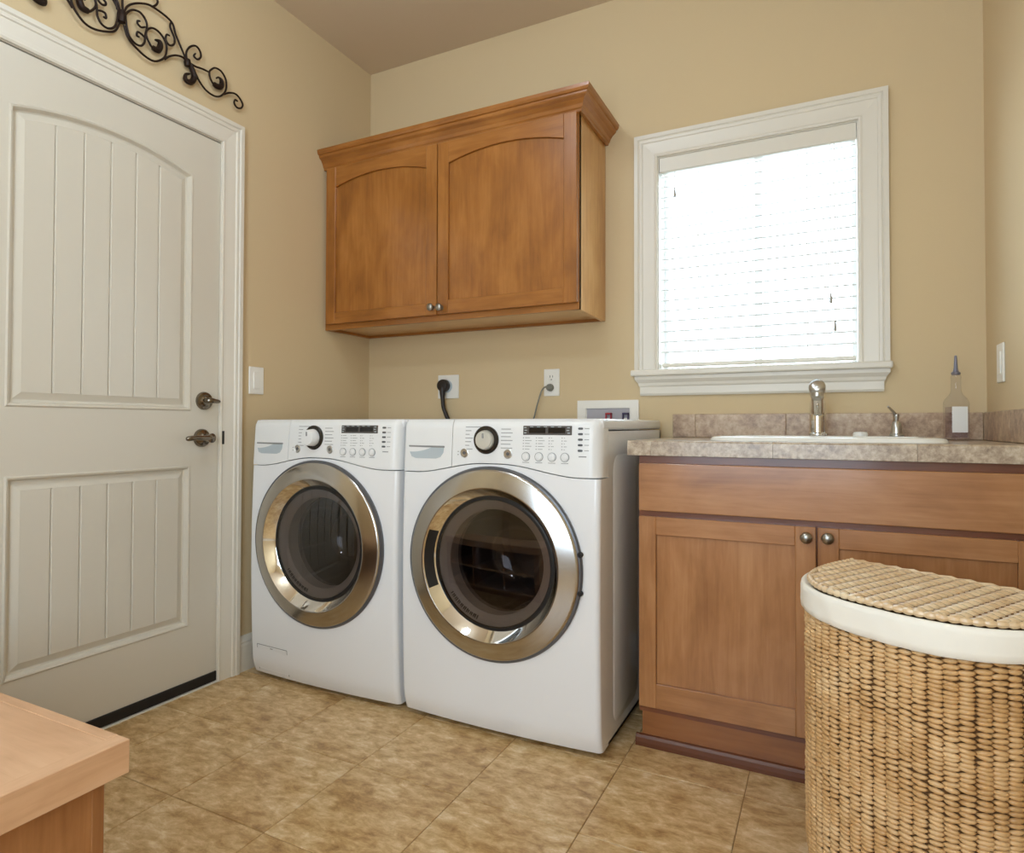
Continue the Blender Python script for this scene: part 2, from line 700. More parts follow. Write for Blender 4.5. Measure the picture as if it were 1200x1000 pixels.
for nm, lp, top in (('upper_panel', lambda d: arch_loop(*up_a, d=d), True), ('lower_panel', lower_loop, False)):
    b = BM()
    seq = [(0.0, DX), (0.004, DX + 0.004), (0.009, DX + 0.002), (0.015, DX - 0.012), (0.021, DX - 0.013), (0.042, DX - 0.004), (0.0421, DX - 0.0085)]
    for (d0, x0), (d1, x1) in zip(seq, seq[1:]):
        strip(b, [(x0, a, z) for a, z in lp(d0)], [(x1, a, z) for a, z in lp(d1)])
    pan = obj(nm, b, M_door, door)
    # planks
    L0 = lp(0.0422)
    a0, a1 = L0[0][0], L0[1][0]
    zb = L0[0][1]
    if top:
        hh = (up_a[1] - up_a[0]) / 2
        s = up_a[4] - up_a[3]
        r0 = (hh * hh + s * s) / (2 * s)
        ccx, ccz = (up_a[0] + up_a[1]) / 2, up_a[4] - r0
        ztop = lambda a: ccz + math.sqrt((r0 - 0.0422) ** 2 - (a - ccx) ** 2)
    else:
        ztop = lambda a: L0[2][1]
    n = 6
    wv = (a1 - a0) / n
    for i in range(n):
        p0, p1 = a0 + i * wv + (0.0002 if i else 0), a0 + (i + 1) * wv - (0.0002 if i < n - 1 else 0)
        g0, g1 = (0.0035 if i else 0), (0.0035 if i < n - 1 else 0)

        def top_poly(q0, q1):
            return [(q0, zb), (q1, zb)] + [(q1 + (q0 - q1) * t / 6, ztop(q1 + (q0 - q1) * t / 6)) for t in range(7)]
        pb = BM()
        A = [pb.verts.new((DX - 0.004, a, z)) for a, z in top_poly(p0 + g0, p1 - g1)]
        B_ = [pb.verts.new((DX - 0.0085, a, z)) for a, z in top_poly(p0, p1)]
        pb.faces.new(A)
        pb.faces.new(B_[::-1])
        for k in range(len(A)):
            m2 = (k + 1) % len(A)
            pb.faces.new((A[k], B_[k], B_[m2], A[m2]))
        obj('plank', pb, M_door, pan)

obj('door_sweep', bx(-0.045, 0.004, DY0 + 0.004, DY1 - 0.002, 0.006, 0.041, bev=0.002), M_black, door, label='black rubber door sweep')
obj('threshold_strip', bx(-0.05, 0.012, DY0, DY1, 0.0, 0.004, bev=0.001), M_white, door)

# deadbolt and lever
dc = (DX, -0.932, 1.046)
b = lathe(BM(), [(0.033, 0.0), (0.033, 0.006), (0.030, 0.011), (0.022, 0.014), (0.018, 0.020), (0.012, 0.022), (0, 0.022)], dc, 'X', 32)
db = obj('deadbolt', b, M_bronze, door, smooth=True)
b = tube(BM(), smoothpath([(0.022, -0.945, 1.047), (0.034, -0.935, 1.047), (0.040, -0.915, 1.045), (0.043, -0.898, 1.043)], 4), [0.006, 0.007, 0.008, 0.009, 0.010, 0.010, 0.010, 0.009, 0.008, 0.008, 0.007, 0.006, 0.004], 10)
obj('thumb_turn', b, M_bronze, db, smooth=True)
lc = (DX, -0.940, 0.910)
b = lathe(BM(), [(0.033, 0.0), (0.033, 0.006), (0.029, 0.012), (0.020, 0.015), (0.013, 0.022), (0.012, 0.045), (0.016, 0.048), (0.017, 0.058), (0.010, 0.064), (0, 0.065)], lc, 'X', 32)
lv = obj('lever_rose', b, M_bronze, door, smooth=True)
pts = smoothpath([(0.050, -0.940, 0.910), (0.053, -0.965, 0.911), (0.054, -1.00, 0.912), (0.050, -1.022, 0.910), (0.045, -1.036, 0.908)], 4)
obj('lever', tube(BM(), pts, [0.011, 0.011, 0.0105, 0.010, 0.0095, 0.009, 0.009, 0.0085, 0.0085, 0.0085, 0.009, 0.009, 0.009, 0.009, 0.0085, 0.007, 0.005], 10), M_bronze, lv, smooth=True)

# ---- window
win = thing('window_1', (1.8, 0, WZ0), kind='structure')
gx = lambda p, q, h: (q, -h, p)
gz = lambda p, q, h: (p, -h, q)
casing_piece('casing', win, WZ0 + 0.002, WZ1, 0, 1, WX1, 1, 'z', gx, 0.09, M_white)
casing_piece('casing', win, WZ0 + 0.002, WZ1, 0, 1, WX0, -1, 'z', gx, 0.09, M_white)
casing_piece('casing', win, WX0, WX1, 1, 1, WZ1, 1, 'x', gz, 0.09, M_white)
obj('stool', bx(1.346, 2.247, -0.045, 0.10, 1.155, 1.179, bev=0.006, seg=2), M_white, win)
b = BM()
AP = [(0, 1.155), (0.030, 1.155), (0.030, 1.142), (0.026, 1.136), (0.020, 1.128), (0.018, 1.118), (0.014, 1.112), (0.014, 1.086), (0.010, 1.078), (0, 1.078)]
ends = lambda t: 1.376 - 0.0 - max(0, t - 0.014) * 1.2
prism(b, AP, lambda t, z: (1.378 - max(0, t - 0.014) * 1.1, -t, z), lambda t, z: (2.222 + max(0, t - 0.014) * 1.1, -t, z))
obj('apron', b, M_white, win)
b = BM()
box(b, WX0 - 0.001, WX0 + 0.004, 0.0005, T - 0.001, WZ0, WZ1 - 0.004)
box(b, WX1 - 0.004, WX1 + 0.001, 0.0005, T - 0.001, WZ0, WZ1 - 0.004)
box(b, WX0 - 0.001, WX1 + 0.001, 0.0005, T - 0.001, WZ1 - 0.004, WZ1 + 0.001)
obj('jamb', b, M_white, win)
b = BM()
for x0, x1 in ((WX0, WX0 + 0.018), (1.800, 1.826), (WX1 - 0.018, WX1)):
    box(b, x0, x1, 0.095, 0.125, WZ0, WZ1)
for z0, z1 in ((WZ0, WZ0 + 0.018), (WZ1 - 0.018, WZ1)):
    box(b, WX0, WX1, 0.096, 0.124, z0, z1)
obj('sash', b, mat('vinyl_sash', srgb(225, 225, 225), 0.4), win)
for x0, x1 in ((WX0 + 0.01, 1.805), (1.820, WX1 - 0.01)):
    obj('pane', bx(x0, x1, 0.108, 0.112, WZ0 + 0.03, WZ1 - 0.03), M_pane, win)

# ---- unseen window frame added around the rear fill light
w2 = thing('fill_window', (1.70, YF, 0.6), kind='structure')
for x0, x1, z0, z1 in ((1.03, 1.10, 0.53, 2.07), (2.30, 2.37, 0.53, 2.07), (1.10, 2.30, 2.0, 2.07), (1.10, 2.30, 0.53, 0.60)):
    obj('casing', bx(x0, x1, YF, YF + 0.03, z0, z1, bev=0.003), M_white, w2)
obj('fill_pane', bx(1.10, 2.30, YF, YF + 0.012, 0.60, 2.0), M_white, w2)

# ---- window blind
bl = tag(thing('window_blind', (1.8, 0.03, WZ1)), 'white slatted blind lowered inside the white window frame', 'blind')
BX0, BX1 = WX0 + 0.006, WX1 - 0.006
obj('valance', prism(BM(), [(0.000, 2.0262), (0.016, 2.0262), (0.016, 1.972), (0.010, 1.968), (0.004, 1.975), (0.004, 1.990), (0.0, 1.996)], lambda t, z: (BX0, 0.020 - t, z), lambda t, z: (BX1, 0.020 - t, z)), M_white, bl)
obj('head_rail', bx(BX0 + 0.003, BX1 - 0.003, 0.022, 0.068, 1.978, 2.025), M_white, bl)
pitch = 0.0415
slat_z = [1.958 - pitch * i for i in range(18)]
sb = BM()
ang = R(12)
sec = []
for k in range(7):
    t = -1 + 2 * k / 6
    sec.append((t * 0.025, 0.003 * (1 - t * t)))
secp = sec + [(p, q + 0.0028) for p, q in sec[::-1]]
rot = lambda p, q: (p * math.cos(ang) - q * math.sin(ang), p * math.sin(ang) + q * math.cos(ang))
prism(sb, [rot(*s) for s in secp], lambda p, q: (-0.3445, p, q), lambda p, q: (0.3445, p, q))
s0 = None
for z in slat_z:
    if s0 is None:
        s0 = obj('slat', sb, M_slat, None)
        s0.location = (1.7985, 0.046, z)
        attach(s0, bl)
    else:
        place('slat', s0.data, (1.7985, 0.046, z), bl)
obj('bottom_rail', bx(BX0 + 0.004, BX1 - 0.004, 0.026, 0.062, 1.193, 1.208, bev=0.003), M_white, bl)
for x in (1.60, 1.985):
    b = BM()
    for y in (0.0205, 0.0715):
        tube(b, [(x, y, 1.98), (x, y, 1.205)], 0.0008, 4)
    obj('ladder_cord', b, M_white, bl)
for x, z in ((1.512, 1.900), (2.062, 1.430), (2.075, 1.330)):
    cb = tube(BM(), [(x, 0.014, 1.98), (x, 0.012, z)], 0.0009, 4)
    co = obj('pull_cord', cb, M_white, bl)
    obj('tassel', lathe(BM(), [(0, 0.004), (0.003, 0.003), (0.0035, -0.008), (0.006, -0.028), (0.0045, -0.034), (0, -0.035)], (x, 0.012, z), 'Z', 12), mat('tassel_grey', srgb(170, 165, 155), 0.5), co, smooth=True)

# ---- ceiling lamps, above the frame; the rear one added for extra light
for i, (p, w) in enumerate(LAMPS):
    t = tag(thing('ceiling_light', (p[0], p[1], H)), ('round flush ceiling light over the washer aisle' if i == 0 else 'added round ceiling light, unseen, filling the bench end of the room'), 'ceiling light')
    obj('base', lathe(BM(), [(0, 0), (0.17, 0), (0.17, -0.03), (0.165, -0.035), (0, -0.035)], (p[0], p[1], H), 'Z', 40), M_steel2, t, smooth=True)
    obj('diffuser', lathe(BM(), [(0.16, -0.035), (0.158, -0.06), (0.14, -0.09), (0.08, -0.108), (0, -0.112)], (p[0], p[1], H), 'Z', 40), M_lampglow, t, smooth=True)

# ================================================================== upper cabinet
uc = tag(thing('wall_cabinet', (0.6, 0, 1.389)), 'golden maple wall cabinet with two arched doors, hung above the washer and dryer', 'cabinet')
ux0, ux1, uy, uz0, uz1 = 0.001, 1.230, -0.309, 1.389, 2.135
b = BM()
box(b, ux0, ux0 + 0.016, uy, -0.001, uz0, uz1)
box(b, ux0, ux1, uy, -0.001, uz1 - 0.016, uz1)
box(b, ux0 + 0.016, ux1 - 0.016, -0.016, -0.001, uz0, uz0 + 0.028)
obj('carcass', b, M_wuh, uc)
obj('bottom_panel', bx(ux0 + 0.016, ux1 - 0.016, uy + 0.018, -0.016, uz0 + 0.012, uz0 + 0.026), wood('maple_bottom', srgb(186, 140, 86), srgb(208, 164, 108), srgb(222, 182, 128), axis='X'), uc)
obj('side_panel', bx(ux1 - 0.016, ux1, uy + 0.0005, -0.001, uz0, uz1, bev=0.001), wood('maple_upper_side_lit', srgb(176, 118, 58), srgb(206, 152, 88), srgb(224, 178, 118), axis='Z', rough=0.3, coat=0.5), uc)  # paler maple: window glow on this side put into the colour
for z0, z1 in ((uz0, uz0 + 0.036), (uz1 - 0.034, uz1)):
    obj('face_rail', bx(ux0, ux1, uy - 0.0005, uy + 0.018, z0, z1, bev=0.001), M_wuh, uc)
for x0, x1 in ((ux0, ux0 + 0.036), (ux1 - 0.036, ux1), (0.59, 0.645)):
    obj('face_stile', bx(x0, x1, uy - 0.0003, uy + 0.018, uz0 + 0.036, uz1 - 0.034), M_wuv, uc)


def knob(c, parent, r=0.0155, m=None):
    b = lathe(BM(), [(0.010, 0.0), (0.008, -0.004), (0.0065, -0.010), (0.009, -0.015), (r * 0.92, -0.019), (r, -0.023), (r * 0.93, -0.027), (r * 0.6, -0.031), (0, -0.0325)], c, 'Y', 24)
    return obj('knob', b, m or M_pewter, parent, smooth=True, angle=60)


def cab_door(parent, x0, x1, z0, z1, yb, st, rb, rtop, arch, mv, mh, th=0.019, kn=None):
    """framed door; yb = back plane, front at yb-th"""
    yf_ = yb - th
    d = obj('door', bx(x0 + 0.003, x1 - 0.003, yb - 0.006, yb, z0 + 0.003, z1 - 0.003), mv, parent)
    a0, a1 = x0 + st, x1 - st
    zb = z0 + rb
    zc = z1 - rtop
    for xs0, xs1 in ((x0, a0), (a1, x1)):
        obj('stile', bx(xs0, xs1, yf_, yb, z0, z1, bev=0.0018), mv, d)
    obj('rail', bx(a0, a1, yf_ + 0.0003, yb, z0, zb, bev=0.0015), mh, d)
    if arch:
        lp = arch_loop(a0, a1, zb, zc - arch, zc)
        top = lp[2:]
        poly = [(a0, z1), (a1, z1)] + top
        b = BM()
        prism(b, poly, lambda a, z: (a, yf_ + 0.0003, z), lambda a, z: (a, yb, z), bev=0.0012)
        obj('rail', b, mh, d)
        ppoly = arch_loop(a0 + 0.0005, a1 - 0.0005, zb + 0.0005, zc - arch - 0.0005, zc - 0.0005)
    else:
        obj('rail', bx(a0, a1, yf_ + 0.0003, yb, zc, z1, bev=0.0015), mh, d)
        ppoly = rect(a0 + 0.0005, a1 - 0.0005, zb + 0.0005, zc - 0.0005)
    b = BM()
    prism(b, ppoly, lambda a, z: (a, yf_ + 0.009, z), lambda a, z: (a, yb - 0.005, z))
    obj('panel', b, mv, d)
    if kn:
        knob((kn[0], yf_, kn[1]), d)
    return d


cab_door(uc, 0.018, 0.6145, 1.413, 2.120, uy - 0.001, 0.054, 0.050, 0.054, 0.036, M_wuv, M_wuh, kn=(0.598, 1.441))
cab_door(uc, 0.6185, 1.2265, 1.413, 2.120, uy - 0.001, 0.052, 0.056, 0.054, 0.036, M_wuv, M_wuh, kn=(0.640, 1.438))
# crown moulding: front run and return, mitred
CR = [(0.0, 2.118), (0.012, 2.118), (0.014, 2.126), (0.018, 2.130), (0.022, 2.142), (0.032, 2.156), (0.042, 2.163), (0.045, 2.168), (0.046, 2.174), (0.052, 2.176), (0.056, 2.184), (0.058, 2.196), (0.0, 2.196)]
b = BM()
prism(b, CR, lambda t, z: (ux0, uy - 0.004 - t, z), lambda t, z: (ux1 + 0.001 + t, uy - 0.004 - t, z))
obj('crown_moulding', b, M_wuh, uc)
b = BM()
prism(b, CR, lambda t, z: (ux1 + 0.001 + t, uy - 0.004 - t, z), lambda t, z: (ux1 + 0.001 + t, -0.001, z))
obj('crown_return', b, M_wuy, uc)

# ================================================================== base cabinet
bc = tag(thing('base_cabinet', (2.02, -0.3, 0)), 'maple sink base cabinet with one wide false drawer and two panelled doors under the counter', 'cabinet')
kx0, kx1, ky = 1.536, 2.506, -0.611
b = BM()
box(b, kx0, kx1, ky + 0.018, -0.003, 0.100, 0.118)
box(b, kx0, kx1, -0.012, -0.003, 0.10, 0.866)
box(b, kx1 - 0.016, kx1, ky + 0.018, -0.003, 0.0, 0.866)
obj('carcass', b, M_wbv, bc)
obj('side_panel', bx(kx0, kx0 + 0.016, ky + 0.002, -0.003, 0.102, 0.866), M_wbv, bc)
for z0, z1 in ((0.102, 0.140), (0.676, 0.720), (0.832, 0.868)):
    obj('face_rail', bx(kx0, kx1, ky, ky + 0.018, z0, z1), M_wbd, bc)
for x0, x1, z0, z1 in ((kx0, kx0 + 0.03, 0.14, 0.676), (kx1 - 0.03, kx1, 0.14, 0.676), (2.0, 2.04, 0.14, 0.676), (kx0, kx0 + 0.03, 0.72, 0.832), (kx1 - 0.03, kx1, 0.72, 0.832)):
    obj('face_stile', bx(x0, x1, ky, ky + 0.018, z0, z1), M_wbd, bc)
obj('drawer_front', bx(1.5395, 2.500, ky - 0.020, ky - 0.001, 0.7045, 0.8465, bev=0.0025, seg=2), M_wbh, bc)
cab_door(bc, 1.5395, 2.0185, 0.123, 0.688, ky - 0.001, 0.051, 0.072, 0.053, 0, M_wbv, M_wbh, kn=(1.9955, 0.662))
cab_door(bc, 2.0225, 2.500, 0.123, 0.688, ky - 0.001, 0.051, 0.072, 0.053, 0, M_wbv, M_wbh, kn=(2.0465, 0.664))
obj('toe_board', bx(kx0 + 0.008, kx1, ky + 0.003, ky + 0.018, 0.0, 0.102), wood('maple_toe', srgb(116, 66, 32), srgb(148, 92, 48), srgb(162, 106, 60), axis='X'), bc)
b = BM()
prism(b, [(0, 0), (0.014, 0), (0.014, 0.012), (0.012, 0.024), (0.007, 0.031), (0, 0.033)], lambda t, z: (kx0 - 0.010, ky + 0.003 - t, z), lambda t, z: (kx1, ky + 0.003 - t, z))
obj('shoe_moulding', b, mat('shoe_wood_shaded', srgb(100, 54, 28), 0.35), bc)  # darkened brown carries the shade low along the floor

# ================================================================== counter top
ct = tag(thing('countertop', (2.0, -0.3, 0.868)), 'stone tiled countertop holding the white sink, beside the dryer', 'countertop')
cx0, cx1, cyf, cz = 1.507, W - 0.001, -0.640, 0.9140
SX0, SX1, SY0, SY1 = 1.735, 2.325, -0.560, -0.085
b = BM()
hole = (SX0 + 0.02, SX1 - 0.02, SY0 + 0.02, SY1 - 0.02)
for x0, x1, y0, y1 in ((cx0 + 0.006, hole[0], cyf + 0.01, -0.002), (hole[1], cx1, cyf + 0.01, -0.002), (hole[0], hole[1], cyf + 0.01, hole[2]), (hole[0], hole[1], hole[3], -0.002)):
    box(b, x0, x1, y0, y1, 0.869, cz - 0.0055)
obj('substrate', b, M_cgrout, ct)
# edge tiles
joints = [cx0, 1.579, 1.914, 2.248, cx1]
for a, c in zip(joints, joints[1:]):
    nose = [(cyf + 0.010, 0.8695), (cyf + 0.001, 0.8695), (cyf, 0.8705)] + [(cyf + 0.006 - 0.006 * math.cos(R(15 * k)), cz - 0.006 + 0.006 * math.sin(R(15 * k))) for k in range(7)] + [(cyf + 0.010, cz)]
    obj('edge_tile', prism(BM(), nose, lambda y, z: (a + 0.0004, y, z), lambda y, z: (c - 0.0004, y, z)), M_ctile, ct, origin=((a + c) / 2, cyf, 0.89), smooth=True, angle=40)
for a, c in ((cyf + 0.011, -0.30), (-0.30, -0.002)):
    obj('edge_tile', bx(cx0, cx0 + 0.008, a, c - 0.001, 0.8695, cz, bev=0.002), M_ctile, ct, origin=(cx0, (a + c) / 2, 0.89))
ys = [cyf + 0.0105, -0.30, -0.016]
for a, c in zip(joints, joints[1:]):
    for e, g in zip(ys, ys[1:]):
        # cut out the sink
        for x0, x1, y0, y1 in ((a, c, e, g),):
            bb = BM()
            rx0, rx1, ry0, ry1 = max(x0, SX0 + 0.01), min(x1, SX1 - 0.01), max(y0, SY0 + 0.01), min(y1, SY1 - 0.01)
            m_ = 0.001
            xa, xb, ya, yb_ = x0 + m_ + (0.008 if x0 == cx0 else 0), x1 - m_, y0 + m_, y1 - m_
            if rx0 < rx1 and ry0 < ry1:
                parts = [(xa, rx0, ya, yb_), (rx1, xb, ya, yb_), (max(xa, rx0), min(xb, rx1), ya, ry0), (max(xa, rx0), min(xb, rx1), ry1, yb_)]
            else:
                parts = [(xa, xb, ya, yb_)]
            any_ = False
            for q in parts:
                if q[1] - q[0] > 0.004 and q[3] - q[2] > 0.004:
                    box(bb, q[0], q[1], q[2], q[3], cz - 0.006, cz)
                    any_ = True
            if any_:
                obj('top_tile', bb, M_ctile, ct, origin=((a + c) / 2, (e + g) / 2, cz))
            else:
                bb.free()

bs = tag(thing('backsplash', (2.0, 0, cz)), 'low stone tile backsplash along the window wall behind the sink', 'backsplash')
jj = [1.507, 1.594, 1.914, 2.248, W - 0.012]
for a, c in zip(jj, jj[1:]):
    obj('tile', bx(a + 0.0004, c - 0.0004, -0.013, -0.001, cz + 0.001, 1.004, bev=0.0012), M_bstile, bs, origin=((a + c) / 2, -0.006, 0.96))
bs2 = tag(thing('backsplash', (W, -0.3, cz)), 'low stone tile backsplash on the side wall by the glass bottle', 'backsplash')
jy = [-0.640, -0.335, -0.0135]
for a, c in zip(jy, jy[1:]):
    obj('tile', bx(W - 0.012, W - 0.001, a + 0.001, c - 0.001, cz + 0.001, 1.004, bev=0.0018), M_bstile, bs2, origin=(W - 0.006, (a + c) / 2, 0.96))

# ---- sink
sk = tag(thing('sink', (2.03, -0.32, cz)), 'white porcelain drop-in sink set in the stone counter under the window', 'sink')


def rrect(x0, x1, y0, y1, r, z, n=8):
    pts = []
    for cx, cy, a in ((x1 - r, y0 + r, -90), (x1 - r, y1 - r, 0), (x0 + r, y1 - r, 90), (x0 + r, y0 + r, 180)):
        for i in range(n + 1):
            t = R(a + 90 * i / n)
            pts.append((cx + r * math.cos(t), cy + r * math.sin(t), z))
    return pts


b = BM()
loops = [rrect(SX0 - 0.012, SX1 + 0.012, SY0 - 0.012, SY1 + 0.012, 0.09, cz + 0.0005), rrect(SX0 - 0.006, SX1 + 0.006, SY0 - 0.006, SY1 + 0.006, 0.085, cz + 0.010),
         rrect(SX0 + 0.008, SX1 - 0.008, SY0 + 0.008, SY1 - 0.008, 0.075, cz + 0.014), rrect(SX0 + 0.032, SX1 - 0.032, SY0 + 0.032, SY1 - 0.10, 0.07, cz + 0.012),
         rrect(SX0 + 0.042, SX1 - 0.042, SY0 + 0.042, SY1 - 0.11, 0.07, cz - 0.006), rrect(SX0 + 0.07, SX1 - 0.07, SY0 + 0.07, SY1 - 0.13, 0.06, cz - 0.19)]
for la, lb in zip(loops, loops[1:]):
    strip(b, la, lb)
bmesh.ops.remove_doubles(b, verts=b.verts, dist=1e-5)
vs = [v for v in b.verts if abs(v.co.z - (cz - 0.19)) < 1e-5]
bmesh.ops.contextual_create(b, geom=vs)
sink_o = obj('basin', b, M_porc, sk, smooth=True, angle=50)
obj('drain', lathe(BM(), [(0.045, 0), (0.04, 0.003), (0.02, 0.001), (0, 0.001)], (2.03, -0.33, cz - 0.1895), 'Z', 24), M_chrome, sk, smooth=True)
obj('hole_cover', lathe(BM(), [(0.022, 0), (0.023, 0.005), (0.020, 0.012), (0.014, 0.0135), (0.013, 0.010), (0, 0.010)], (2.145, -0.125, cz + 0.0128), 'Z', 24), M_porc, sk, smooth=True)

# ---- faucet
fx, fy_ = 2.019, -0.145
fz0 = cz + 0.0136
fa = tag(thing('faucet', (fx, fy_, fz0)), 'chrome pull-out kitchen faucet standing at the back rim of the white sink', 'faucet')
obj('base_flange', lathe(BM(), [(0.0, 0.0), (0.031, 0.0), (0.031, 0.006), (0.026, 0.010), (0, 0.010)], (fx, fy_, fz0), 'Z', 28), M_chrome, fa, smooth=True)
obj('body', lathe(BM(), [(0.0255, 0.008), (0.0255, 0.05), (0.0248, 0.0505), (0.0255, 0.051), (0.0255, 0.085), (0.0245, 0.105), (0.020, 0.122), (0.010, 0.130), (0, 0.132)], (fx, fy_, fz0), 'Z', 28), M_chrome, fa, smooth=True)
p0 = Vector((fx, fy_ + 0.002, fz0 + 0.075))
p1 = Vector((fx + 0.001, -0.335, fz0 + 0.158))
dd = (p1 - p0).normalized()
spout = tube(BM(), [p0, p0 + dd * 0.05, p0 + dd * 0.10, p0 + dd * 0.135], [0.021, 0.0205, 0.0195, 0.0195], 24)
sp = obj('spout', spout, M_chrome, fa, smooth=True)
q0 = p0 + dd * 0.137
Lh = (p1 - q0).length
hd = tube(BM(), [q0, q0 + dd * 0.012, q0 + dd * (Lh * .55), q0 + dd * (Lh * 0.8), q0 + dd * (Lh * 0.93), q0 + dd * Lh], [0.0205, 0.021, 0.0225, 0.0245, 0.0225, 0.013], 24)
hd_o = obj('spray_head', hd, M_steel2, fa, smooth=True, angle=50, label='satin steel pull-out spray head')
nd = Vector((0, -0.15, -1)).normalized()
pf = p0 + dd * (0.137 + Lh * 0.76)
obj('spray_face', tube(BM(), [pf, pf + nd * 0.030, pf + nd * 0.034], [0.019, 0.017, 0.012], 20), M_steel2, hd_o, smooth=True)
obj('handle', tube(BM(), smoothpath([(fx, fy_, fz0 + 0.118), (fx, fy_ + 0.02, fz0 + 0.140), (fx, fy_ + 0.055, fz0 + 0.155)], 4), [0.012, 0.011, 0.010, 0.009, 0.008, 0.008, 0.0075, 0.007, 0.005], 12), M_chrome, fa, smooth=True)

# ---- soap dispenser
dx_, dy_ = 2.248, -0.115
sd = tag(thing('soap_dispenser', (dx_, dy_, fz0)), 'small chrome soap pump with thin angled spout on the sink rim', 'soap dispenser')
obj('base', lathe(BM(), [(0, 0), (0.021, 0), (0.021, 0.004), (0.017, 0.007), (0.0155, 0.022), (0.013, 0.040), (0.009, 0.046), (0, 0.047)], (dx_, dy_, fz0), 'Z', 24), M_steel2, sd, smooth=True)
obj('pump_head', lathe(BM(), [(0.006, 0.044), (0.007, 0.058), (0.0085, 0.062), (0.008, 0.070), (0, 0.073)], (dx_, dy_, fz0), 'Z', 20), M_steel2, sd, smooth=True)
obj('spout', tube(BM(), [(dx_, dy_, fz0 + 0.066), (dx_ - 0.012, dy_ - 0.018, fz0 + 0.080), (dx_ - 0.026, dy_ - 0.040, fz0 + 0.094)], [0.0045, 0.004, 0.003], 10), M_steel2, sd, smooth=True)

# ---- glass bottle
gx0, gy0 = 2.403, -0.150
gb = tag(thing('glass_bottle', (gx0, gy0, cz)), 'square clear glass bottle with white label and pour spout in the counter corner', 'bottle')
gb.rotation_euler = (0, 0, 0)


def sq(h, z, r):
    ca, sa = math.cos(R(14)), math.sin(R(14))
    return [(gx0 + (x - gx0) * ca - (y - gy0) * sa, gy0 + (x - gx0) * sa + (y - gy0) * ca, z) for x, y, z in rrect(gx0 - h, gx0 + h, gy0 - h, gy0 + h, r, z, 5)]


lv_ = [(0.018, cz + 0.0005, 0.006), (0.026, cz + 0.003, 0.008), (0.0275, cz + 0.012, 0.008), (0.0275, cz + 0.118, 0.008), (0.024, cz + 0.130, 0.010), (0.0165, cz + 0.142, 0.0125), (0.0135, cz + 0.152, 0.0134), (0.0125, cz + 0.190, 0.0124), (0.0135, cz + 0.192, 0.0134), (0.0135, cz + 0.200, 0.0134), (0.010, cz + 0.203, 0.0099)]
b = BM()
prev = None
for h, z, r in lv_:
    cur = sq(h, z, r)
    if prev:
        strip(b, prev, cur)
    prev = cur
bmesh.ops.remove_doubles(b, verts=b.verts, dist=1e-6)
bmesh.ops.contextual_create(b, geom=[v for v in b.verts if abs(v.co.z - (cz + 0.0005)) < 1e-6])
obj('glass', b, M_bottle, gb, smooth=True, angle=40)
b = BM()
prev = None
for h, z, r in ((0.0235, cz + 0.010, 0.007), (0.0235, cz + 0.104, 0.007)):
    cur = sq(h, z, r)
    if prev:
        strip(b, prev, cur)
    else:
        b.faces.new([b.verts.new(p) for p in cur])
    prev = cur
b.faces.new([b.verts.new(p) for p in prev])
obj('soap', b, glassy('soap_clear', (0.90, 0.87, 0.93, 1), 1.2), gb)
b = BM()
ca, sa = math.cos(R(14)), math.sin(R(14))
prism(b, rect(-0.0225, 0.0195, 0.026, 0.105), lambda a, z: (gx0 + a * ca + 0.0279 * sa, gy0 + a * sa - 0.0279 * ca, cz + z), lambda a, z: (gx0 + a * ca + 0.0285 * sa, gy0 + a * sa - 0.0285 * ca, cz + z))
obj('label', b, M_label, gb, label='blank white paper label')
b = lathe(BM(), [(0, 0.203), (0.0105, 0.203), (0.0125, 0.206), (0.0125, 0.210), (0.008, 0.214), (0.0055, 0.225), (0.0045, 0.245), (0.0035, 0.262), (0, 0.264)], (gx0, gy0, cz), 'Z', 18)
obj('pour_spout', b, mat('grey_spout', srgb(120, 118, 130), 0.3, 0.4), gb, smooth=True)

# ================================================================== washer and dryer
MZ = 0.535


def yf(s, z, rc=0.015):
    """front surface of a machine, s = distance from its left side"""
    bow = 0.014 * (1 - ((s - 0.343) / 0.343) ** 2)
    vert = 0.018 * (1 - ((z - 0.47) / 0.50) ** 2)
    y = 0.768 + bow + vert
    if z < 0.085:
        y -= 0.013 * ((0.085 - z) / 0.065) ** 2
    if z > 0.955:
        y -= 0.010 * ((z - 0.955) / 0.022) ** 2
    d = min(s, 0.686 - s)
    if d < rc:
        y -= rc - math.sqrt(max(0, rc * rc - (rc - d) ** 2))
    return -y


def seam(s):
    d = abs(s - 0.343)
    t = max(0.0, min(1.0, (0.29 - d) / 0.26))
    t = t * t * (3 - 2 * t)
    return 0.806 + 0.034 * t


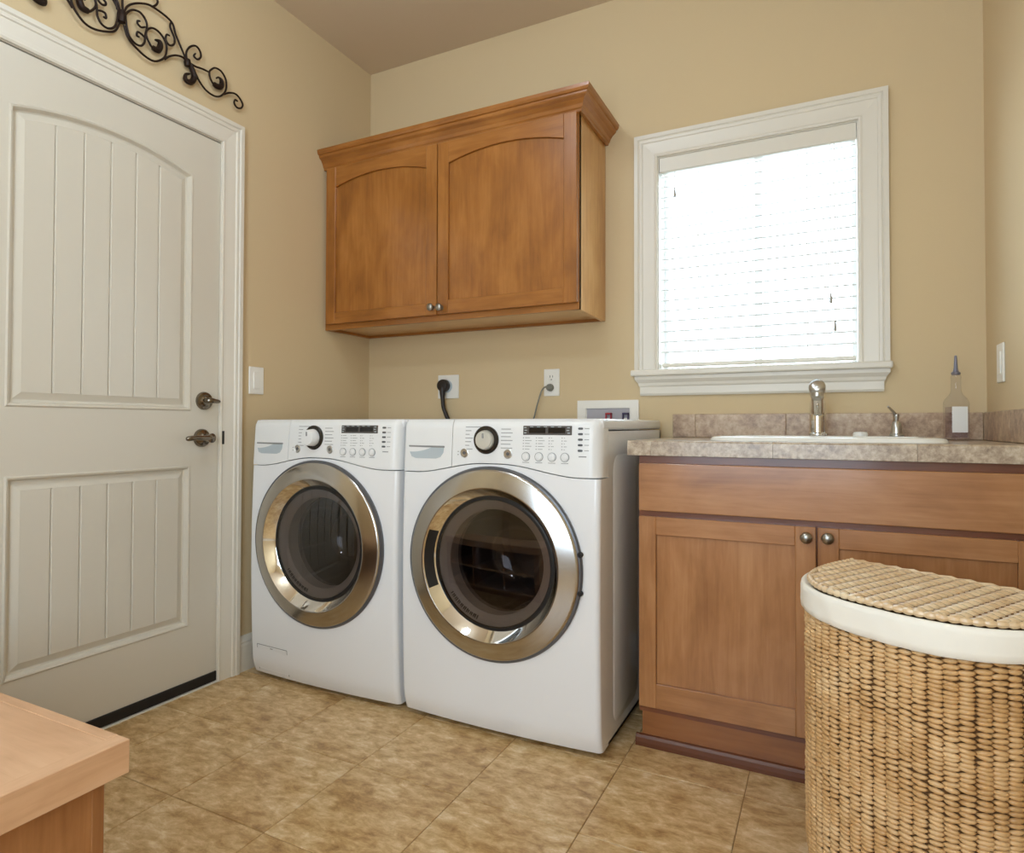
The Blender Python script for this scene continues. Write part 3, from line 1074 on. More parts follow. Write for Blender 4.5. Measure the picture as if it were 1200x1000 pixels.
def sheet(x0, s0, s1, zlo, zhi, nz, rc0=0.015, rc1=0.015, hole=None, back=-0.70):
    ss = sorted(set([s0, s1] + [s0 + (s1 - s0) * i / 44 for i in range(45)] + [s0 + d for d in (0.0004, 0.0015, 0.003, 0.006, 0.010, 0.016, 0.024, 0.034) if s0 < 0.02] + [s1 - d for d in (0.0004, 0.0015, 0.003, 0.006, 0.010, 0.016, 0.024, 0.034) if s1 > 0.66]))
    b = BM()
    rows = []
    tt = [i / nz for i in range(nz + 1)]
    for t in tt:
        row = []
        for s in ss:
            a, c = zlo(s), zhi(s)
            z = a + (c - a) * t
            rc = rc1 if s > 0.343 else rc0
            row.append(b.verts.new((x0 + s, yf(s, z, rc), z)))
        rows.append(row)
    for i in range(nz):
        for k in range(len(ss) - 1):
            q = (rows[i][k], rows[i][k + 1], rows[i + 1][k + 1], rows[i + 1][k])
            if hole:
                cx = sum(v.co.x for v in q) / 4 - x0 - 0.343
                cz_ = sum(v.co.z for v in q) / 4 - MZ
                if math.hypot(cx, cz_) < hole:
                    continue
            b.faces.new(q)
    # turned back edges
    rim = [v for v in rows[0]] + [r[-1] for r in rows[1:]] + [v for v in rows[-1][-2::-1]] + [r[0] for r in rows[-2:0:-1]]
    bk = [b.verts.new((v.co.x, back, v.co.z)) for v in rim]
    n = len(rim)
    for i in range(n):
        j = (i + 1) % n
        b.faces.new((rim[i], bk[i], bk[j], rim[j]))
    return b


def pill(bm, x, z, y, w, h, th=0.0015):
    pts = []
    r = h / 2
    for cx, a in ((x + w / 2 - r, -90), (x - w / 2 + r, 90)):
        for i in range(6):
            t = R(a + 180 * i / 5)
            pts.append((cx + r * math.cos(t), z + r * math.sin(t)))
    prism(bm, pts, lambda a, c: (a, y + 0.002, c), lambda a, c: (a, y - th, c))


def machine(name, x0, label, kind):
    t = tag(thing(name, (x0 + 0.343, -0.4, 0)), label, 'washing machine' if kind == 'washer' else 'clothes dryer')
    zb, zl = 0.020, 0.942
    b = BM()
    box(b, x0, x0 + 0.012, -0.7005, -0.05, zb, zl)
    box(b, x0 + 0.674, x0 + 0.686, -0.7005, -0.05, zb, zl)
    box(b, x0, x0 + 0.686, -0.06, -0.05, zb, zl)
    box(b, x0, x0 + 0.686, -0.70, -0.05, zb, zb + 0.008)
    body = obj('body', b, M_encl, t)
    # embossed side panel
    for sx, sgn in ((x0 + 0.686, 1), (x0, -1)):
        lp0 = [(y, z) for y, z, _ in rrect(-0.655, -0.39, 0.055, 0.868, 0.05, 0)]
        b = BM()
        A = [(sx + sgn * 0.0001, y, z) for y, z in lp0]
        lp1 = [(y, z) for y, z, _ in rrect(-0.651, -0.394, 0.059, 0.864, 0.047, 0)]
        B = [(sx + sgn * 0.002, y, z) for y, z in lp1]
        strip(b, A, B)
        b.faces.new([b.verts.new(p) for p in B])
        bmesh.ops.remove_doubles(b, verts=b.verts, dist=1e-6)
        obj('side_emboss', b, M_encl, body, smooth=True, angle=25)
    # lid
    b = BM()
    box(b, x0 - 0.001, x0 + 0.687, -0.748, -0.045, 0.9455, 0.979, bev=0.008, seg=3)
    obj('top_lid', b, M_encl, t, smooth=True)
    for px in (x0 + 0.05, x0 + 0.636):
        for py in (-0.70, -0.10):
            obj('foot', lathe(BM(), [(0, 0), (0.022, 0), (0.022, 0.010), (0.010, 0.012), (0.010, 0.024), (0, 0.024)], (px, py, 0), 'Z', 14), M_black, t)
    # fronts
    cut = lambda s: seam(s) - 0.0015
    fp = obj('front_panel', sheet(x0, 0.0, 0.686, lambda s: zb, cut, 60, hole=0.250), M_encl, t, smooth=True, angle=60)
    ztop = lambda s: 0.9765
    sL, sR = 0.0, 0.1955
    drw = obj('detergent_drawer' if kind == 'washer' else 'left_fascia', sheet(x0, sL, sR, lambda s: seam(s) + 0.0015, ztop, 10, rc0=0.012), M_plast, t, smooth=True, angle=60)
    pnl = obj('control_panel', sheet(x0, sR + 0.0022, 0.686, lambda s: seam(s) + 0.0015, ztop, 10, rc1=0.036), M_plast, t, smooth=True, angle=60)
    obj('inner_frame', bx(x0 + 0.013, x0 + 0.673, -0.74, -0.73, 0.775, 0.93), M_print_shade, body)
    Y = lambda s, z: yf(s, z, 0.036)
    # handle recess
    zc = 0.868
    b = BM()
    pts = [(0.024, zc + 0.020), (0.165, zc + 0.020), (0.163, zc + 0.002), (0.152, zc - 0.012), (0.135, zc - 0.017), (0.052, zc - 0.017), (0.036, zc - 0.012), (0.027, zc + 0.002)]
    prism(b, pts, lambda s, z: (x0 + s, Y(s, z) - 0.0012, z), lambda s, z: (x0 + s, Y(s, z) + 0.004, z))
    rc = obj('pull_recess', b, M_grey, drw)
    b = BM()
    prism(b, [(0.022, zc + 0.0185), (0.167, zc + 0.0185), (0.167, zc + 0.0245), (0.022, zc + 0.0245)], lambda s, z: (x0 + s, Y(s, z) - 0.0050 + (zc + 0.0245 - z) * 0.3, z), lambda s, z: (x0 + s, Y(s, z) + 0.004, z), bev=0.0012)
    obj('pull_lip', b, M_print_shade, drw)  # grey lip colour stands in for the shadow line beneath it
    # knob
    ks, kz = 0.321, 0.913
    ky_ = Y(ks, kz)
    b = lathe(BM(), [(0.0435, 0.004), (0.0435, -0.004), (0.0405, -0.0075), (0.034, -0.0085), (0.030, -0.006)], (x0 + ks, ky_, kz), 'Y', 40)
    kb = obj('cycle_dial', b, mat('dial_ring', srgb(62, 58, 54), 0.25, 0.7), pnl, smooth=True, label='dark ringed dial')
    dial_len = 0.034 if kind == 'washer' else 0.020
    obj('dial_grip', lathe(BM(), [(0.031, -0.004), (0.0305, -0.010), (0.028, -dial_len), (0.026, -dial_len - 0.003), (0.020, -dial_len - 0.0036), (0.0, -dial_len - 0.0030)], (x0 + ks, ky_, kz), 'Y', 40), mat('satin_dial', srgb(214, 214, 206), 0.3, 0.35) if kind != 'washer' else M_plast, kb, smooth=True)
    b = BM()
    box(b, x0 + ks - 0.003, x0 + ks + 0.003, ky_ - dial_len - 0.0055, ky_ - dial_len, kz + 0.006, kz + 0.021, bev=0.001)
    obj('pointer', b, M_print_shade, kb)
    # display
    dz0, dz1, ds0, ds1 = 0.930, 0.9575, 0.446, 0.600
    b = BM()
    prism(b, rect(ds0, ds1, dz0, dz1), lambda s, z: (x0 + s, Y(s, z) - 0.0016, z), lambda s, z: (x0 + s, Y(s, z) + 0.006, z), bev=0.001)
    dsp = obj('display', b, M_lcdf, pnl)
    for s0, s1 in ((0.466, 0.518), (0.527, 0.580)):
        b = BM()
        prism(b, rect(s0, s1, dz0 + 0.006, dz1 - 0.0055), lambda s, z: (x0 + s, Y(s, z) - 0.0021, z), lambda s, z: (x0 + s, Y(s, z) + 0.002, z))
        obj('screen', b, M_lcd, dsp)
    b = BM()
    for s, z in ((0.453, 0.952), (0.455, 0.944), (0.453, 0.936), (0.590, 0.952), (0.588, 0.944), (0.591, 0.936)):
        prism(b, rect(s - 0.004, s + 0.004, z - 0.0012, z + 0.0012), lambda a, c: (x0 + a, Y(a, c) - 0.0020, c), lambda a, c: (x0 + a, Y(a, c) + 0.002, c))
    for i in range(5):
        s = 0.474 + i * 0.022
        prism(b, rect(s - 0.005, s + 0.005, 0.9535, 0.9552), lambda a, c: (x0 + a, Y(a, c) - 0.0020, c), lambda a, c: (x0 + a, Y(a, c) + 0.002, c))
    obj('display_marks', b, M_grey, dsp)
    # buttons
    for s in (0.457, 0.499, 0.540, 0.580):
        obj('button', lathe(BM(), [(0.0125, 0.003), (0.0125, -0.0015), (0.0105, -0.0018), (0.0100, -0.0004), (0.0092, -0.0035), (0.006, -0.0042), (0, -0.0042)], (x0 + s, Y(s, 0.865), 0.865), 'Y', 22), M_plast, pnl, smooth=True)
    for s, z in ((0.243, 0.8715), (0.397, 0.8715)):
        bt = obj('round_key', lathe(BM(), [(0.0145, 0.003), (0.0145, -0.001), (0.0122, -0.0022), (0.011, -0.0012), (0.0, -0.0015)], (x0 + s, Y(s, z), z), 'Y', 24), M_steel2, pnl, smooth=True)
        obj('key_symbol', lathe(BM(), [(0.0055, -0.0010), (0.0055, -0.0024), (0.0, -0.0024)], (x0 + s, Y(s, z), z), 'Y', 16), M_dot, bt)
    for i, z in enumerate((0.9495, 0.9335, 0.9175, 0.9015, 0.8855)):
        b = BM()
        pill(b, x0 + 0.626, z, Y(0.626, z), 0.0150, 0.0062)
        obj('option_key', b, M_dot, pnl)
    # print on the panel
    b = BM()

    def dash(s0, s1, z, h=0.0011):
        prism(b, rect(s0, s1, z - h, z + h), lambda a, c: (x0 + a, Y(a, c) - 0.0004, c), lambda a, c: (x0 + a, Y(a, c) + 0.001, c))
    for i in range(7):
        z = 0.953 - i * 0.0115
        e = 0.272 if i else 0.300
        dash(0.245, e - (i % 3) * 0.006, z)
        if i < 6:
            dash(0.372, 0.405 + (i % 2) * 0.006, z - 0.006)
    for s in (0.450, 0.492, 0.533, 0.573):
        for i in range(5):
            z = 0.9215 - i * 0.0085
            dash(s - 0.004, s - 0.001, z, 0.0013)
            dash(s + 0.003, s + 0.018 + (i % 2) * 0.006 - (0.012 if s > 0.52 else 0), z, 0.0008)
        dash(s - 0.004, s + 0.018, 0.8475, 0.0009)
    for i in range(5):
        z = 0.9495 - i * 0.016
        dash(0.638, 0.652, z, 0.0009)
    for s in (0.457, 0.499, 0.540, 0.580):
        lathe(b, [(0.0122, 0.003), (0.0122, -0.0020), (0.0138, -0.0012), (0.0138, 0.003)], (x0 + s, Y(s, 0.865), 0.865), 'Y', 22)
    dash(0.622, 0.645, 0.868, 0.0016)
    dash(0.218, 0.222, 0.8755, 0.0015)
    dash(0.218, 0.222, 0.866, 0.0015)
    obj('panel_print', b, M_print_shade, pnl, kind='stuff')
    # round door
    cx = x0 + 0.343
    cc = (cx, 0, MZ)
    dr = obj('door', lathe(BM(), [(0.290, -0.775), (0.2965, -0.787), (0.298, -0.797), (0.2945, -0.803), (0.289, -0.8045)], cc, 'Y', 96), mat('door_rim_grey', srgb(96, 96, 100), 0.3, 0.4), t, smooth=True)
    obj('steel_ring', lathe(BM(), [(0.2895, -0.8035), (0.287, -0.8075), (0.282, -0.8095), (0.236, -0.824), (0.233, -0.8245), (0.231, -0.8235)], cc, 'Y', 128), M_ring, dr, smooth=True, angle=60, label='wide brushed steel ring')
    obj('chrome_cone', lathe(BM(), [(0.231, -0.8235), (0.2295, -0.8215), (0.2065, -0.790), (0.2025, -0.787)], cc, 'Y', 128), M_chrome, dr, smooth=True, angle=60)
    obj('bezel', lathe(BM(), [(0.205, -0.7885), (0.2025, -0.7905), (0.195, -0.7905), (0.193, -0.786)], cc, 'Y', 96), M_black, dr, smooth=True)
    gprof = [(0.1955 * k / 12, -0.7905 - 0.010 * (1 - (k / 12) ** 2)) for k in range(13)]
    obj('outer_glass', lathe(BM(), gprof, cc, 'Y', 96), M_doorglass, dr, smooth=True, angle=80, label='smoked glass window')
    obj('inner_band', lathe(BM(), [(0.197, -0.782), (0.172, -0.776), (0.163, -0.766), (0.163, -0.70)], cc, 'Y', 96), M_gasket, dr, smooth=True)
    bowl = [(0.163, -0.72), (0.157, -0.66), (0.132, -0.60), (0.105, -0.565), (0.06, -0.55), (0, -0.547)]
    obj('glass_bowl', lathe(BM(), bowl, cc, 'Y', 64), M_bowl, dr, smooth=True, angle=80)
    # grip pocket in the cone (dryer: towards the washer; washer: towards the dryer)
    ac = 180 if kind == 'dryer' else 0
    pa, pb_ = R(ac - 24), R(ac + 24)
    obj('grip_pocket', lathe(BM(), [(0.2275, -0.8200), (0.2255, -0.8180), (0.2100, -0.7965), (0.2075, -0.7935)], cc, 'Y', 20, pa, pb_), M_black, dr, smooth=True, label='dark grip pocket')
    # illegible print on the band
    b = BM()
    for i in range(9):
        a = R(218 + i * 4.2)
        for k in (-0.006, 0.002):
            a2 = a + k / 0.1825
            pm = (cx + 0.1825 * math.cos(a2), MZ + 0.1825 * math.sin(a2))
            u = Vector((math.cos(a2), math.sin(a2)))
            w_ = Vector((-u.y, u.x))
            hgt = 0.0042 + (i * 7 % 3) * 0.0008
            poly = [(Vector(pm) + u * a_ * hgt + w_ * b_ * 0.0013) for a_, b_ in ((-1, -1), (1, -1), (1, 1), (-1, 1))]
            prism(b, [tuple(p) for p in poly], lambda p, q: (p, -0.7815, q), lambda p, q: (p, -0.776, q))
    obj('band_marks', b, M_dark, dr, kind='stuff')
    # drum
    obj('drum', lathe(BM(), [(0.215, -0.755), (0.24, -0.75), (0.262, -0.72), (0.262, -0.22), (0.24, -0.20), (0, -0.20)], cc, 'Y', 64), M_drum, t, smooth=True)
    b = BM()
    for a in (20, 140, 260):
        u = Vector((math.cos(R(a)), 0, math.sin(R(a))))
        w_ = Vector((-u.z, 0, u.x))
        ctr = Vector(cc)
        A = [ctr + u * 0.262 + w_ * 0.03, ctr + u * 0.205, ctr + u * 0.262 - w_ * 0.03]
        va = [b.verts.new(p + Vector((0, -0.68, 0))) for p in A]
        vb = [b.verts.new(p + Vector((0, -0.22, 0))) for p in A]
        for i in range(3):
            j = (i + 1) % 3
            b.faces.new((va[i], va[j], vb[j], vb[i]))
        b.faces.new(va)
    obj('drum_fin', b, M_plast, t)
    if kind == 'washer':
        b = BM()
        prism(b, rect(0.042, 0.198, 0.036, 0.130), lambda s, z: (x0 + s, yf(s, z) - 0.0016, z), lambda s, z: (x0 + s, yf(s, z) + 0.006, z), bev=0.001)
        ht = obj('filter_hatch', b, M_encl, fp)
        b = BM()
        prism(b, rect(0.040, 0.200, 0.1308, 0.1335), lambda s, z: (x0 + s, yf(s, z) - 0.0014, z), lambda s, z: (x0 + s, yf(s, z) + 0.004, z))
        prism(b, rect(0.0388, 0.0412, 0.034, 0.132), lambda s, z: (x0 + s, yf(s, z) - 0.0014, z), lambda s, z: (x0 + s, yf(s, z) + 0.004, z))
        prism(b, rect(0.1988, 0.2016, 0.034, 0.132), lambda s, z: (x0 + s, yf(s, z) - 0.0014, z), lambda s, z: (x0 + s, yf(s, z) + 0.004, z))
        prism(b, rect(0.113, 0.126, 0.1235, 0.1265), lambda s, z: (x0 + s, yf(s, z) - 0.0021, z), lambda s, z: (x0 + s, yf(s, z) + 0.004, z))
        obj('hatch_gap', b, M_print_shade, ht)
    else:
        # hinge notches on the far side of the ring
        for dz in (0.055, -0.055):
            a = math.asin(dz / 0.298)
            obj('hinge_notch', lathe(BM(), [(0.0075, 0.006), (0.0075, -0.004), (0.005, -0.0055), (0, -0.0055)], (cx + 0.2965 * math.cos(a), -0.800, MZ + dz), 'Y', 14), M_dark, dr)
    return t


washer = machine('washing_machine', 0.075, 'white front-load washer with low filter hatch, nearest the white door', 'washer')
dryer = machine('clothes_dryer', 0.7815, 'white front-load dryer with dark grip pocket, beside the sink counter', 'dryer')

# ================================================================== wall plates
ws = tag(thing('light_switch', (0, -0.699, 1.136)), 'white rocker light switch on the tan wall beside the door', 'light switch')
obj('plate', bx(0.0003, 0.006, -0.735, -0.663, 1.081, 1.190, bev=0.002), M_switch, ws)
obj('rocker', bx(0.005, 0.0085, -0.7155, -0.6825, 1.102, 1.169, bev=0.0015), M_switch, ws)
ws = tag(thing('light_switch', (W, -0.202, 1.145)), 'white light switch on the side wall near the glass bottle', 'light switch')
obj('plate', bx(W - 0.006, W - 0.0003, -0.240, -0.164, 1.088, 1.203, bev=0.002), M_switch, ws)
obj('rocker', bx(W - 0.0085, W - 0.005, -0.2185, -0.1855, 1.112, 1.179, bev=0.0015), M_switch, ws)

ou = tag(thing('power_outlet', (0.469, 0, 1.138)), 'square white dryer outlet with a fat black plug in it', 'outlet')
obj('plate', bx(0.413, 0.526, -0.006, -0.0003, 1.083, 1.193, bev=0.002), M_switch, ou)
obj('socket', lathe(BM(), [(0.030, -0.004), (0.030, -0.008), (0.028, -0.009), (0, -0.009)], (0.462, 0, 1.140), 'Y', 28), M_grey, ou, smooth=True)
PLUGB = [(0.0, -0.0095), (0.026, -0.0095), (0.029, -0.014), (0.029, -0.034), (0.026, -0.041), (0.012, -0.044), (0, -0.044)]
path = smoothpath([(0.455, -0.030, 1.128), (0.457, -0.034, 1.105), (0.459, -0.036, 1.080), (0.463, -0.034, 1.04), (0.475, -0.030, 1.005), (0.487, -0.026, 0.96), (0.489, -0.024, 0.80), (0.488, -0.024, 0.40)], 5)
rr = [0.0165 - 0.007 * min(1, i / 10) for i in range(len(path))]
pl = obj('power_cord', tube(BM(), path, rr, 12), M_cord, dryer, smooth=True, label='thick black power cord')
obj('plug', lathe(BM(), PLUGB, (0.456, 0, 1.142), 'Y', 28), M_cord, pl, smooth=True)

ou = tag(thing('power_outlet', (0.991, 0, 1.143)), 'white duplex outlet with a grey cord plugged in, above the dryer', 'outlet')
obj('plate', bx(0.955, 1.027, -0.006, -0.0003, 1.085, 1.201, bev=0.002), M_switch, ou)
for z in (1.163, 1.121):
    so = obj('socket', lathe(BM(), [(0.0165, -0.004), (0.0165, -0.0075), (0.0155, -0.008), (0, -0.008)], (0.991, 0, z), 'Y', 24), M_switch, ou, smooth=True)
    if z > 1.14:
        b = BM()
        box(b, 0.9835, 0.9855, -0.0084, -0.006, z + 0.001, z + 0.010)
        box(b, 0.9965, 0.9985, -0.0084, -0.006, z + 0.001, z + 0.010)
        box(b, 0.9890, 0.9930, -0.0084, -0.006, z - 0.010, z - 0.006)
        obj('slot', b, M_dark, so)
path = smoothpath([(0.985, -0.026, 1.120), (0.970, -0.030, 1.122), (0.955, -0.030, 1.105), (0.938, -0.028, 1.06), (0.922, -0.026, 1.005), (0.912, -0.024, 0.94), (0.908, -0.024, 0.6)], 5)
pl = obj('power_cord', tube(BM(), path, [0.007 - 0.0035 * min(1, i / 5) for i in range(len(path))], 8), M_gcord, washer, smooth=True, label='thin grey power cord')
obj('plug', lathe(BM(), [(0.0, -0.0085), (0.0155, -0.0085), (0.0165, -0.012), (0.0145, -0.026), (0.008, -0.032), (0, -0.033)], (0.988, 0, 1.121), 'Y', 20), M_gcord, pl, smooth=True)

# recessed valve box
vb = tag(thing('valve_box', (1.24, 0, 0.98)), 'white recessed washer valve box half hidden behind the dryer top', 'valve box')
b = BM()
o_ = rect(1.110, 1.371, 0.900, 1.063)
i_ = rect(1.146, 1.336, 0.925, 1.030)
holed(b, o_, [i_], lambda a, z: (a, -0.009, z))
strip(b, [(a, -0.009, z) for a, z in o_], [(a, -0.0004, z) for a, z in o_])
strip(b, [(a, -0.009, z) for a, z in i_], [(a + (0.006 if a < 1.2 else -0.006), -0.0008, z) for a, z in i_])
obj('frame', b, M_switch, vb)
obj('back_plate', bx(1.13, 1.35, -0.0030, -0.0004, 0.91, 1.045), mat('box_shadow_grey', srgb(176, 172, 178), 0.6), vb)
for x, m_ in ((1.247, M_red), (1.318, M_bluev)):
    v = obj('valve', lathe(BM(), [(0, 0), (0.008, 0), (0.008, 0.05), (0.006, 0.055), (0, 0.055)], (x, -0.0115, 0.935), 'Z', 14), M_label, vb, smooth=True)
    b = BM()
    box(b, x - 0.013, x - 0.008, -0.018, -0.006, 0.955, 1.010, bev=0.001)
    box(b, x + 0.008, x + 0.013, -0.018, -0.006, 0.955, 1.010, bev=0.001)
    box(b, x - 0.013, x + 0.013, -0.018, -0.006, 1.004, 1.011, bev=0.001)
    obj('valve_handle', b, m_, v)

# ================================================================== iron scroll
S = {
 'bar': [[(0.02, 2.296), (0.03, 2.319), (0.047, 2.338), (0.077, 2.358), (0.115, 2.37), (0.1825, 2.359), (0.202, 2.32), (0.236, 2.265), (0.246, 2.249)],
         [(0.025, 2.288), (0.033, 2.304), (0.05, 2.32), (0.073, 2.325), (0.091, 2.312), (0.097, 2.292), (0.091, 2.258), (0.089, 2.234), (0.077, 2.216), (0.057, 2.213), (0.037, 2.228), (0.028, 2.256), (0.025, 2.288)],
         [(0.091, 2.287), (0.077, 2.278), (0.065, 2.283), (0.065, 2.292), (0.073, 2.296)],
         [(0.089, 2.251), (0.077, 2.256), (0.065, 2.255), (0.063, 2.242), (0.071, 2.242)],
         [(0.02, 2.252), (0.034, 2.218), (0.063, 2.199), (0.099, 2.187), (0.129, 2.191), (0.159, 2.219), (0.168, 2.253), (0.161, 2.279), (0.139, 2.297), (0.115, 2.297), (0.097, 2.279), (0.095, 2.26), (0.105, 2.242), (0.117, 2.231), (0.135, 2.232), (0.143, 2.249), (0.141, 2.264), (0.125, 2.262)],
         [(0.1825, 2.357), (0.18, 2.337), (0.196, 2.307), (0.194, 2.285), (0.178, 2.273), (0.164, 2.284), (0.167, 2.303), (0.178, 2.306)],
         [(0.162, 2.214), (0.174, 2.23), (0.2, 2.249), (0.226, 2.257), (0.242, 2.253)],
         [(0.246, 2.252), (0.242, 2.281), (0.256, 2.309), (0.279, 2.325), (0.296, 2.316), (0.3, 2.296), (0.286, 2.28), (0.272, 2.285), (0.279, 2.298)],
         [(0.252, 2.253), (0.276, 2.25), (0.308, 2.256), (0.336, 2.258)],
         [(0.252, 2.246), (0.276, 2.228), (0.294, 2.206), (0.32, 2.186), (0.351, 2.18), (0.377, 2.187), (0.399, 2.209), (0.41, 2.237), (0.406, 2.267), (0.387, 2.287), (0.361, 2.287), (0.343, 2.271), (0.336, 2.258), (0.34, 2.238), (0.354, 2.223), (0.373, 2.222), (0.387, 2.232), (0.387, 2.252), (0.376, 2.259), (0.365, 2.25)],
         [(0.399, 2.205), (0.422, 2.223), (0.45, 2.232), (0.472, 2.223), (0.485, 2.206), (0.477, 2.189), (0.458, 2.183), (0.446, 2.194), (0.45, 2.209), (0.461, 2.208)],
         [(0.115, 2.37), (0.129, 2.385), (0.133, 2.401), (0.120, 2.410), (0.110, 2.402)]],
 'leaf': [[(0.256, 2.245), (0.27, 2.221), (0.273, 2.205), (0.26, 2.183), (0.24, 2.182), (0.24, 2.2), (0.256, 2.212)],
          [(0.117, 2.231), (0.135, 2.232), (0.143, 2.249), (0.141, 2.264), (0.125, 2.262)],
          [(0.354, 2.223), (0.373, 2.222), (0.387, 2.232), (0.387, 2.252), (0.376, 2.259)]],
}
SYC, MIR = -1.2725, 0.026
sY = lambda sg, d: SYC + d if sg > 0 else SYC + MIR - d
ar = tag(thing('wall_scroll', (0, SYC, 2.28)), 'dark wrought iron scrollwork hung on the wall above the white door', 'wall decoration')
for sg in (1, -1):
    for l in S['bar']:
        pts = smoothpath([(0.016, sY(sg, d), z) for d, z in l], 6)
        n = len(pts)
        rr = [0.0036 * (0.75 + 0.25 * min(1, min(i, n - 1 - i) / 4)) for i in range(n)]
        obj('scroll_bar', tube(BM(), pts, rr, 8, ref=(1, 0, 0)), M_iron, ar, smooth=True)
    for l in S['leaf']:
        pts = smoothpath([(0.017, sY(sg, d), z) for d, z in l], 5)
        n = len(pts)
        rr = [0.003 + 0.0075 * math.sin(math.pi * (0.25 + 0.75 * i / (n - 1))) for i in range(n)]
        obj('scroll_leaf', tube(BM(), pts, rr, 8, ref=(1, 0, 0)), M_iron, ar, smooth=True)
    b = BM()
    lathe(b, [(0, -0.016), (0.010, -0.012), (0.0125, 0), (0.010, 0.012), (0, 0.016)], (0.016, sY(sg, 0.247), 2.247), 'Z', 12)
    obj('collar', b, M_iron, ar, smooth=True)
b = BM()
lathe(b, [(0, -0.022), (0.012, -0.018), (0.014, 0), (0.012, 0.018), (0, 0.022)], (0.016, SYC + 0.012, 2.275), 'Z', 12)
obj('collar', b, M_iron, ar, smooth=True)
for l in ([(0.016, 2.29), (0.014, 2.33), (0.018, 2.37), (0.012, 2.40)], [(-0.002, 2.29), (-0.008, 2.33), (-0.006, 2.37), (0.0, 2.40)]):
    obj('scroll_bar', tube(BM(), smoothpath([(0.016, SYC + d, z) for d, z in l], 5), 0.0036, 8, ref=(1, 0, 0)), M_iron, ar, smooth=True)
b = BM()
for y in (sY(-1, 0.247), SYC + 0.247, SYC + 0.012):
    tube(b, [(0.0005, y, 2.262), (0.016, y, 2.262)], 0.003, 6)
obj('wall_pin', b, M_iron, ar)

# ================================================================== laundry hamper
HC = Vector((2.0925, -0.800, 0))
he = Vector((0.852, -0.523, 0)).normalized()
hv = Vector((-0.523, -0.852, 0)).normalized()
HL, HD, HN = 0.482, 0.330, 2.7
ZL = 0.645
hm = tag(thing('laundry_hamper', HC + he * 0.24 + hv * 0.15), 'half-round woven hyacinth laundry hamper with cream liner, in front of the base cabinet', 'hamper')


def dpoint(u, off=0.0):
    """outline of the half-round; u in 0..1 runs round the curve from the near-left corner"""
    t = math.pi * u
    c, s = math.cos(t), math.sin(t)
    x = HL / 2 - (HL / 2 + off) * math.copysign(abs(c) ** (2 / HN), c)
    y = (HD + off) * abs(s) ** (2 / HN)
    return x, y


def dworld(x, y, z):
    p = HC + he * x + hv * y
    return (p.x, p.y, z)


def outline(off, n=72):
    raw = [dpoint(i / 400, off) for i in range(401)]
    # even spacing by arc length
    acc = [0]
    for a, c in zip(raw, raw[1:]):
        acc.append(acc[-1] + math.hypot(c[0] - a[0], c[1] - a[1]))
    out = []
    k = 0
    for i in range(n + 1):
        d = acc[-1] * i / n
        while k < 399 and acc[k + 1] < d:
            k += 1
        f_ = (d - acc[k]) / max(1e-9, acc[k + 1] - acc[k])
        out.append((raw[k][0] + (raw[k + 1][0] - raw[k][0]) * f_, raw[k][1] + (raw[k + 1][1] - raw[k][1]) * f_))
    return out, acc[-1]


def taper(z):
    return 0.022 * max(0, (0.13 - z) / 0.13) ** 1.6


# core shell, closed by the straight back
b = BM()
rings = []
for z in [0.004, 0.03, 0.07, 0.13, 0.3, 0.62]:
    pts, _ = outline(-0.007 - taper(z))
    rings.append([dworld(x, max(y, 0.006), z) for x, y in pts])
for la, lb in zip(rings, rings[1:]):
    strip(b, la, lb)
b.faces.new([b.verts.new(p) for p in rings[0]])
b.faces.new([b.verts.new(p) for p in rings[-1]])
obj('basket_core', b, M_weave_in, hm)
# knots of the weave
curve, clen = outline(-0.002, 400)
ncol = 43
cw = clen / ncol
rowh = 0.0086
nrow = int(0.590 / rowh)
kv = []
for k in range(5):
    pass
SECT = [(-1.15, 0.0), (-0.60, 0.70), (0.0, 1.0), (0.60, 0.70), (1.15, 0.0)]
verts, faces = [], []


def knot(c, tdir, ndir, zl, hw, hh, dep, tilt):
    base = len(verts)
    up_ = Vector((0, 0, 1))
    for s, k in SECT:
        cen = c + tdir * (s * hw) + up_ * (tilt * s * hw)
        if k == 0:
            verts.append(cen - ndir * 0.004)
        else:
            for a in range(6):
                th = 2 * math.pi * a / 6 + 0.5
                verts.append(cen + up_ * (math.sin(th) * hh * k) + ndir * (math.cos(th) * dep * k))
    r1, r2, r3, e0, e1 = base + 1, base + 7, base + 13, base, base + 19
    for a in range(6):
        n_ = (a + 1) % 6
        faces.append((e0, r1 + n_, r1 + a))
        faces.append((r1 + a, r1 + n_, r2 + n_, r2 + a))
        faces.append((r2 + a, r2 + n_, r3 + n_, r3 + a))
        faces.append((r3 + a, r3 + n_, e1))


rnd = random.Random(3)
for j in range(nrow):
    for i in range(ncol):
        z = 0.008 + rowh * (j + (0.5 if i % 2 else 0.0)) + rnd.uniform(-0.0010, 0.0010)
        z += 0.003 * math.sin(i * 0.55 + j * 0.13) + 0.0025 * math.sin(j * 0.5 + i * 0.2)
        if z > 0.605 or z < 0.006:
            continue
        u = (i + 0.5) / ncol
        k = min(399, int(u * 400))
        p, q = curve[max(0, k - 3)], curve[min(400, k + 3)]
        x, y = curve[k]
        t2 = Vector((q[0] - p[0], q[1] - p[1], 0)).normalized()
        n2 = Vector((-t2.y, t2.x, 0))
        # outward normal of the local frame
        if n2.dot(Vector((x - HL / 2, y - 0.12, 0))) < 0:
            n2 = -n2
        tp = taper(z)
        c = Vector(dworld(x - n2.x * tp, y - n2.y * tp, z))
        tw = he * t2.x + hv * t2.y
        nw = he * n2.x + hv * n2.y
        knot(c, tw, nw, z, cw * 0.60 * rnd.uniform(0.9, 1.12), rowh * rnd.uniform(0.56, 0.68), 0.0060 * rnd.uniform(0.85, 1.2), rnd.uniform(-0.12, 0.12))
